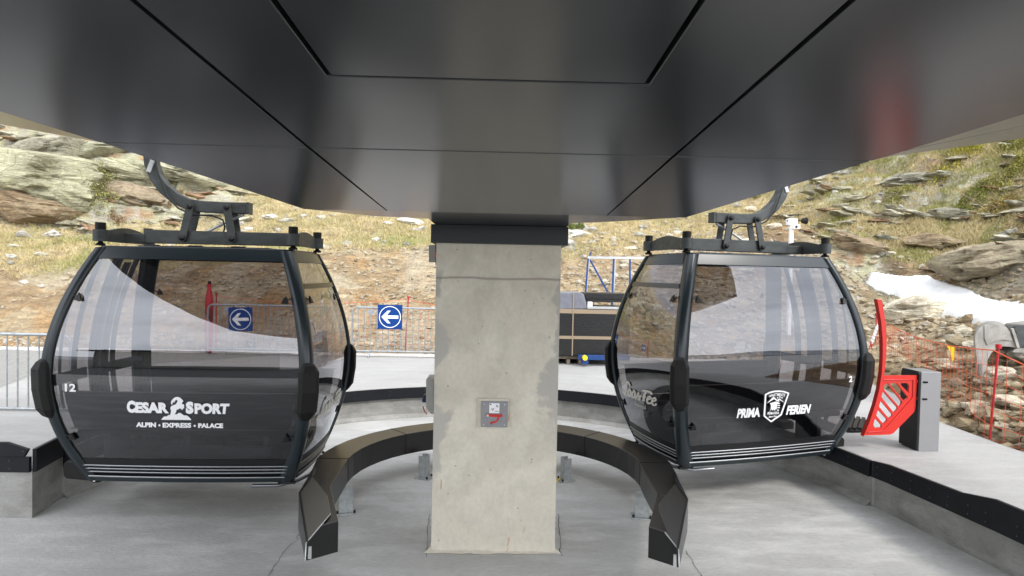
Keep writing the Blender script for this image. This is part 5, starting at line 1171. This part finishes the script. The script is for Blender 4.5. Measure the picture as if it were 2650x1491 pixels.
def rb_(mb,a,b_,w_): mb.bar(CRX(*a,RY)-o,CRX(*b_,RY)-o,w_,w_)
mb=MB(); rb_(mb,(340,560),(372,120),.035); rb_(mb,(655,560),(672,130),.035); rb_(mb,(860,560),(862,130),.035)
for u_ in (340,655,860): a=CRX(u_,560,RY)-o; mb.bar(a,Vector((a.x-.01,0,0)),.035,.035)
mb.build('upright','bluesteel',t)
mb=MB(); rb_(mb,(395,150),(615,555),.035); rb_(mb,(390,100),(408,55),.03); rb_(mb,(1080,150),(900,560),.035); mb.build('brace','bluesteel',t)
mb=MB(); rb_(mb,(365,120),(1100,128),.05); rb_(mb,(352,560),(384,125),.02); rb_(mb,(672,560),(690,135),.02); mb.build('grey_profile','alu',t)
# ------------------------------------------------------------------ camera mast
MY=13.4; MX=lambda u_,v_: A(1800+u_/3.45,440+v_/3.45,MY); b0=MX(852,780); hb=_hx(b0.x,MY)
t=thing('camera_mast','white mast with camera housing and grey funnel behind the right cabin','camera mast',(b0.x,MY,hb)); o=Vector((b0.x,MY,hb))
mb=MB(); mb.bar((0,0,0),MX(856,470)-o,.075,.09); mb.build('mast','white',t,.006)
a,b_=MX(820,492)-o,MX(904,437)-o; mb=MB(); mb.prism([(a.x,-.05,a.z),(b_.x,-.05,a.z+.02),(b_.x,-.05,b_.z),(a.x,-.05,b_.z)],(0,.14,0)); mb.build('head','white',t,.012,3)
a,b_=MX(845,530)-o,MX(905,490)-o; mb=MB(); mb.prism([(a.x,-.16,a.z),(b_.x,-.16,a.z),(b_.x,-.16,b_.z),(a.x,-.16,b_.z)],(0,.14,0)); mb.build('camera_housing','white',t,.01,3)
c_=MX(868,512)-o; mb=MB(); mb.cyl((c_.x,-.165,c_.z),(c_.x,-.18,c_.z),.03,14); mb.build('lens','black',t)
c_=MX(904,452)-o; mb=MB(); mb.tube([c_,MX(940,454)-o,MX(950,454)-o,MX(990,454)-o],[.012,.012,.055,.085],14); mb.build('funnel','rubber',t); mb=MB(); mb.tube([MX(818,454)-o,MX(826,454)-o],.02,8); mb.build('plug','rubber',t)
# ------------------------------------------------------------------ excavator bucket
EY=7.7; EX=lambda u_,v_,Y=EY: A(2500+u_/8.05,820+v_/8.05,Y); o=EX(600,600)
t=thing('excavator_bucket','worn grey excavator bucket with teeth hanging over the rocks at the right edge','bucket',o)
side=[(190,400),(230,290),(330,205),(450,165),(580,155),(720,180),(870,235),(930,300),(985,480),(1040,650),(900,625),(780,620),(690,640),(600,690),(530,760),(470,860),(440,960),(440,1010),(430,1080),(370,1160),(330,1240),(290,1255),(250,1170),(235,1050),(215,800),(188,560)]
P=[EX(*p)-o for p in side]
mb=MB(); mb.prism(P,(0,.03,0)); mb.build('side_plate','bucket',t,.004); mb=MB(); mb.prism([p+Vector((.54,.62,0)) for p in P],(0,.03,0)); mb.build('side_plate','bucket',t,.004)
bk_=[(250,1170),(235,1050),(215,800),(188,560),(190,400),(230,290),(330,205),(450,165),(580,155),(720,180),(870,235)]
mb=MB(); Q=[EX(*p)-o for p in bk_]; n=len(Q); mb.add(Q+[q_+Vector((.56,.64,0)) for q_ in Q]+[q_+Vector((.02,0,-.015)) for q_ in Q]+[q_+Vector((.58,.64,-.015)) for q_ in Q],[(i,i+1,n+i+1,n+i) for i in range(n-1)]+[(2*n+i,3*n+i,3*n+i+1,2*n+i+1) for i in range(n-1)],True); mb.build('back_plate','bucket',t)
mb=MB(); sd2=[(370,170),(372,460),(430,590),(560,520),(740,478),(960,505),(900,300),(720,200),(560,165)]; mb.prism([EX(*p)-o for p in sd2],(0,-.012,0)); mb.build('wear_plate','bucket',t,.004)
for k in range(5):
    a=EX(300+45*k,1130-25*k)-o+Vector((.11*k,.14*k,0)); mb=MB(); mb.tube([a+Vector((-.01,0,.10)),a,a+Vector((.0,-.01,-.09))],[.035,.035,.012],6); mb.build('tooth','bucket',t,.003)
mb=MB(); mb.prism([EX(*p)-o for p in ((870,215),(1130,190),(1400,170),(1400,650),(1040,655),(985,480),(930,300))],(.35,.45,0)); mb.build('coupler','galvdark',t,.02,2)
mb=MB(); mb.prism([EX(*p)-o+Vector((0,-.03,0)) for p in ((900,240),(960,235),(1085,640),(1030,650))],(0,.03,0)); mb.prism([EX(*p)-o for p in ((1040,655),(1400,660),(1400,760),(970,740))],(0,.4,0)); mb.build('coupler_rib','bucket',t,.006)
mb=MB(); c_=EX(1045,250)-o; mb.cyl(c_-Vector((0,.03,0)),c_+Vector((0,.02,0)),.045,16); mb.build('pin','galvdark',t)
mb=MB(); mb.bar(EX(1350,400)-o+Vector((0,.25,0)),EX(3600,150)-o+Vector((.3,.6,0)),.28,.30); mb.build('digger_arm','bucket',t,.03)
#REFL
# ------------------------------------------------------------------ what the windows mirror: the far side of the valley behind the camera
mb=MB(); n=140; rows=6; vs=[]
for j in range(rows):
    for i in range(n+1):
        a=R(100)+R(340)*i/n*1.0; a=R(-200)+R(220)*i/n; f_=j/(rows-1); rr=700-380*(1-f_)+900*f_
        hgt=(150+110*mnoise.fractal(Vector((a*2.1,0,4)),1,2,5)+60*mnoise.noise(Vector((a*9,f_*3,1))))*f_**1.2*.35
        vs.append((rr*math.cos(a),rr*math.sin(a),-12+hgt))
mb.add(vs,[(j*(n+1)+i,j*(n+1)+i+1,(j+1)*(n+1)+i+1,(j+1)*(n+1)+i) for j in range(rows-1) for i in range(n)],True)
M['farhill']=plain('far_mountain',(.30,.33,.36),.95,0,.5,.012,0)
struct(mb.build('mountains','farhill'))
t=thing('service_building','low pale service building behind the photographer, mirrored in the left cabin window','building',(-12,-16,0))
mb=MB(); mb.box((0,0,1.5),(11,5,3.0)); mb.build('wall','render',t); mb=MB(); mb.box((0,.2,3.1),(12.2,6.2,.18)); mb.build('roof','collar',t)
for x in (-3,0,3.2): mb=MB(); mb.box((x,2.51,1.7),(1.4,.06,.8)); mb.build('window','glasspane',t)
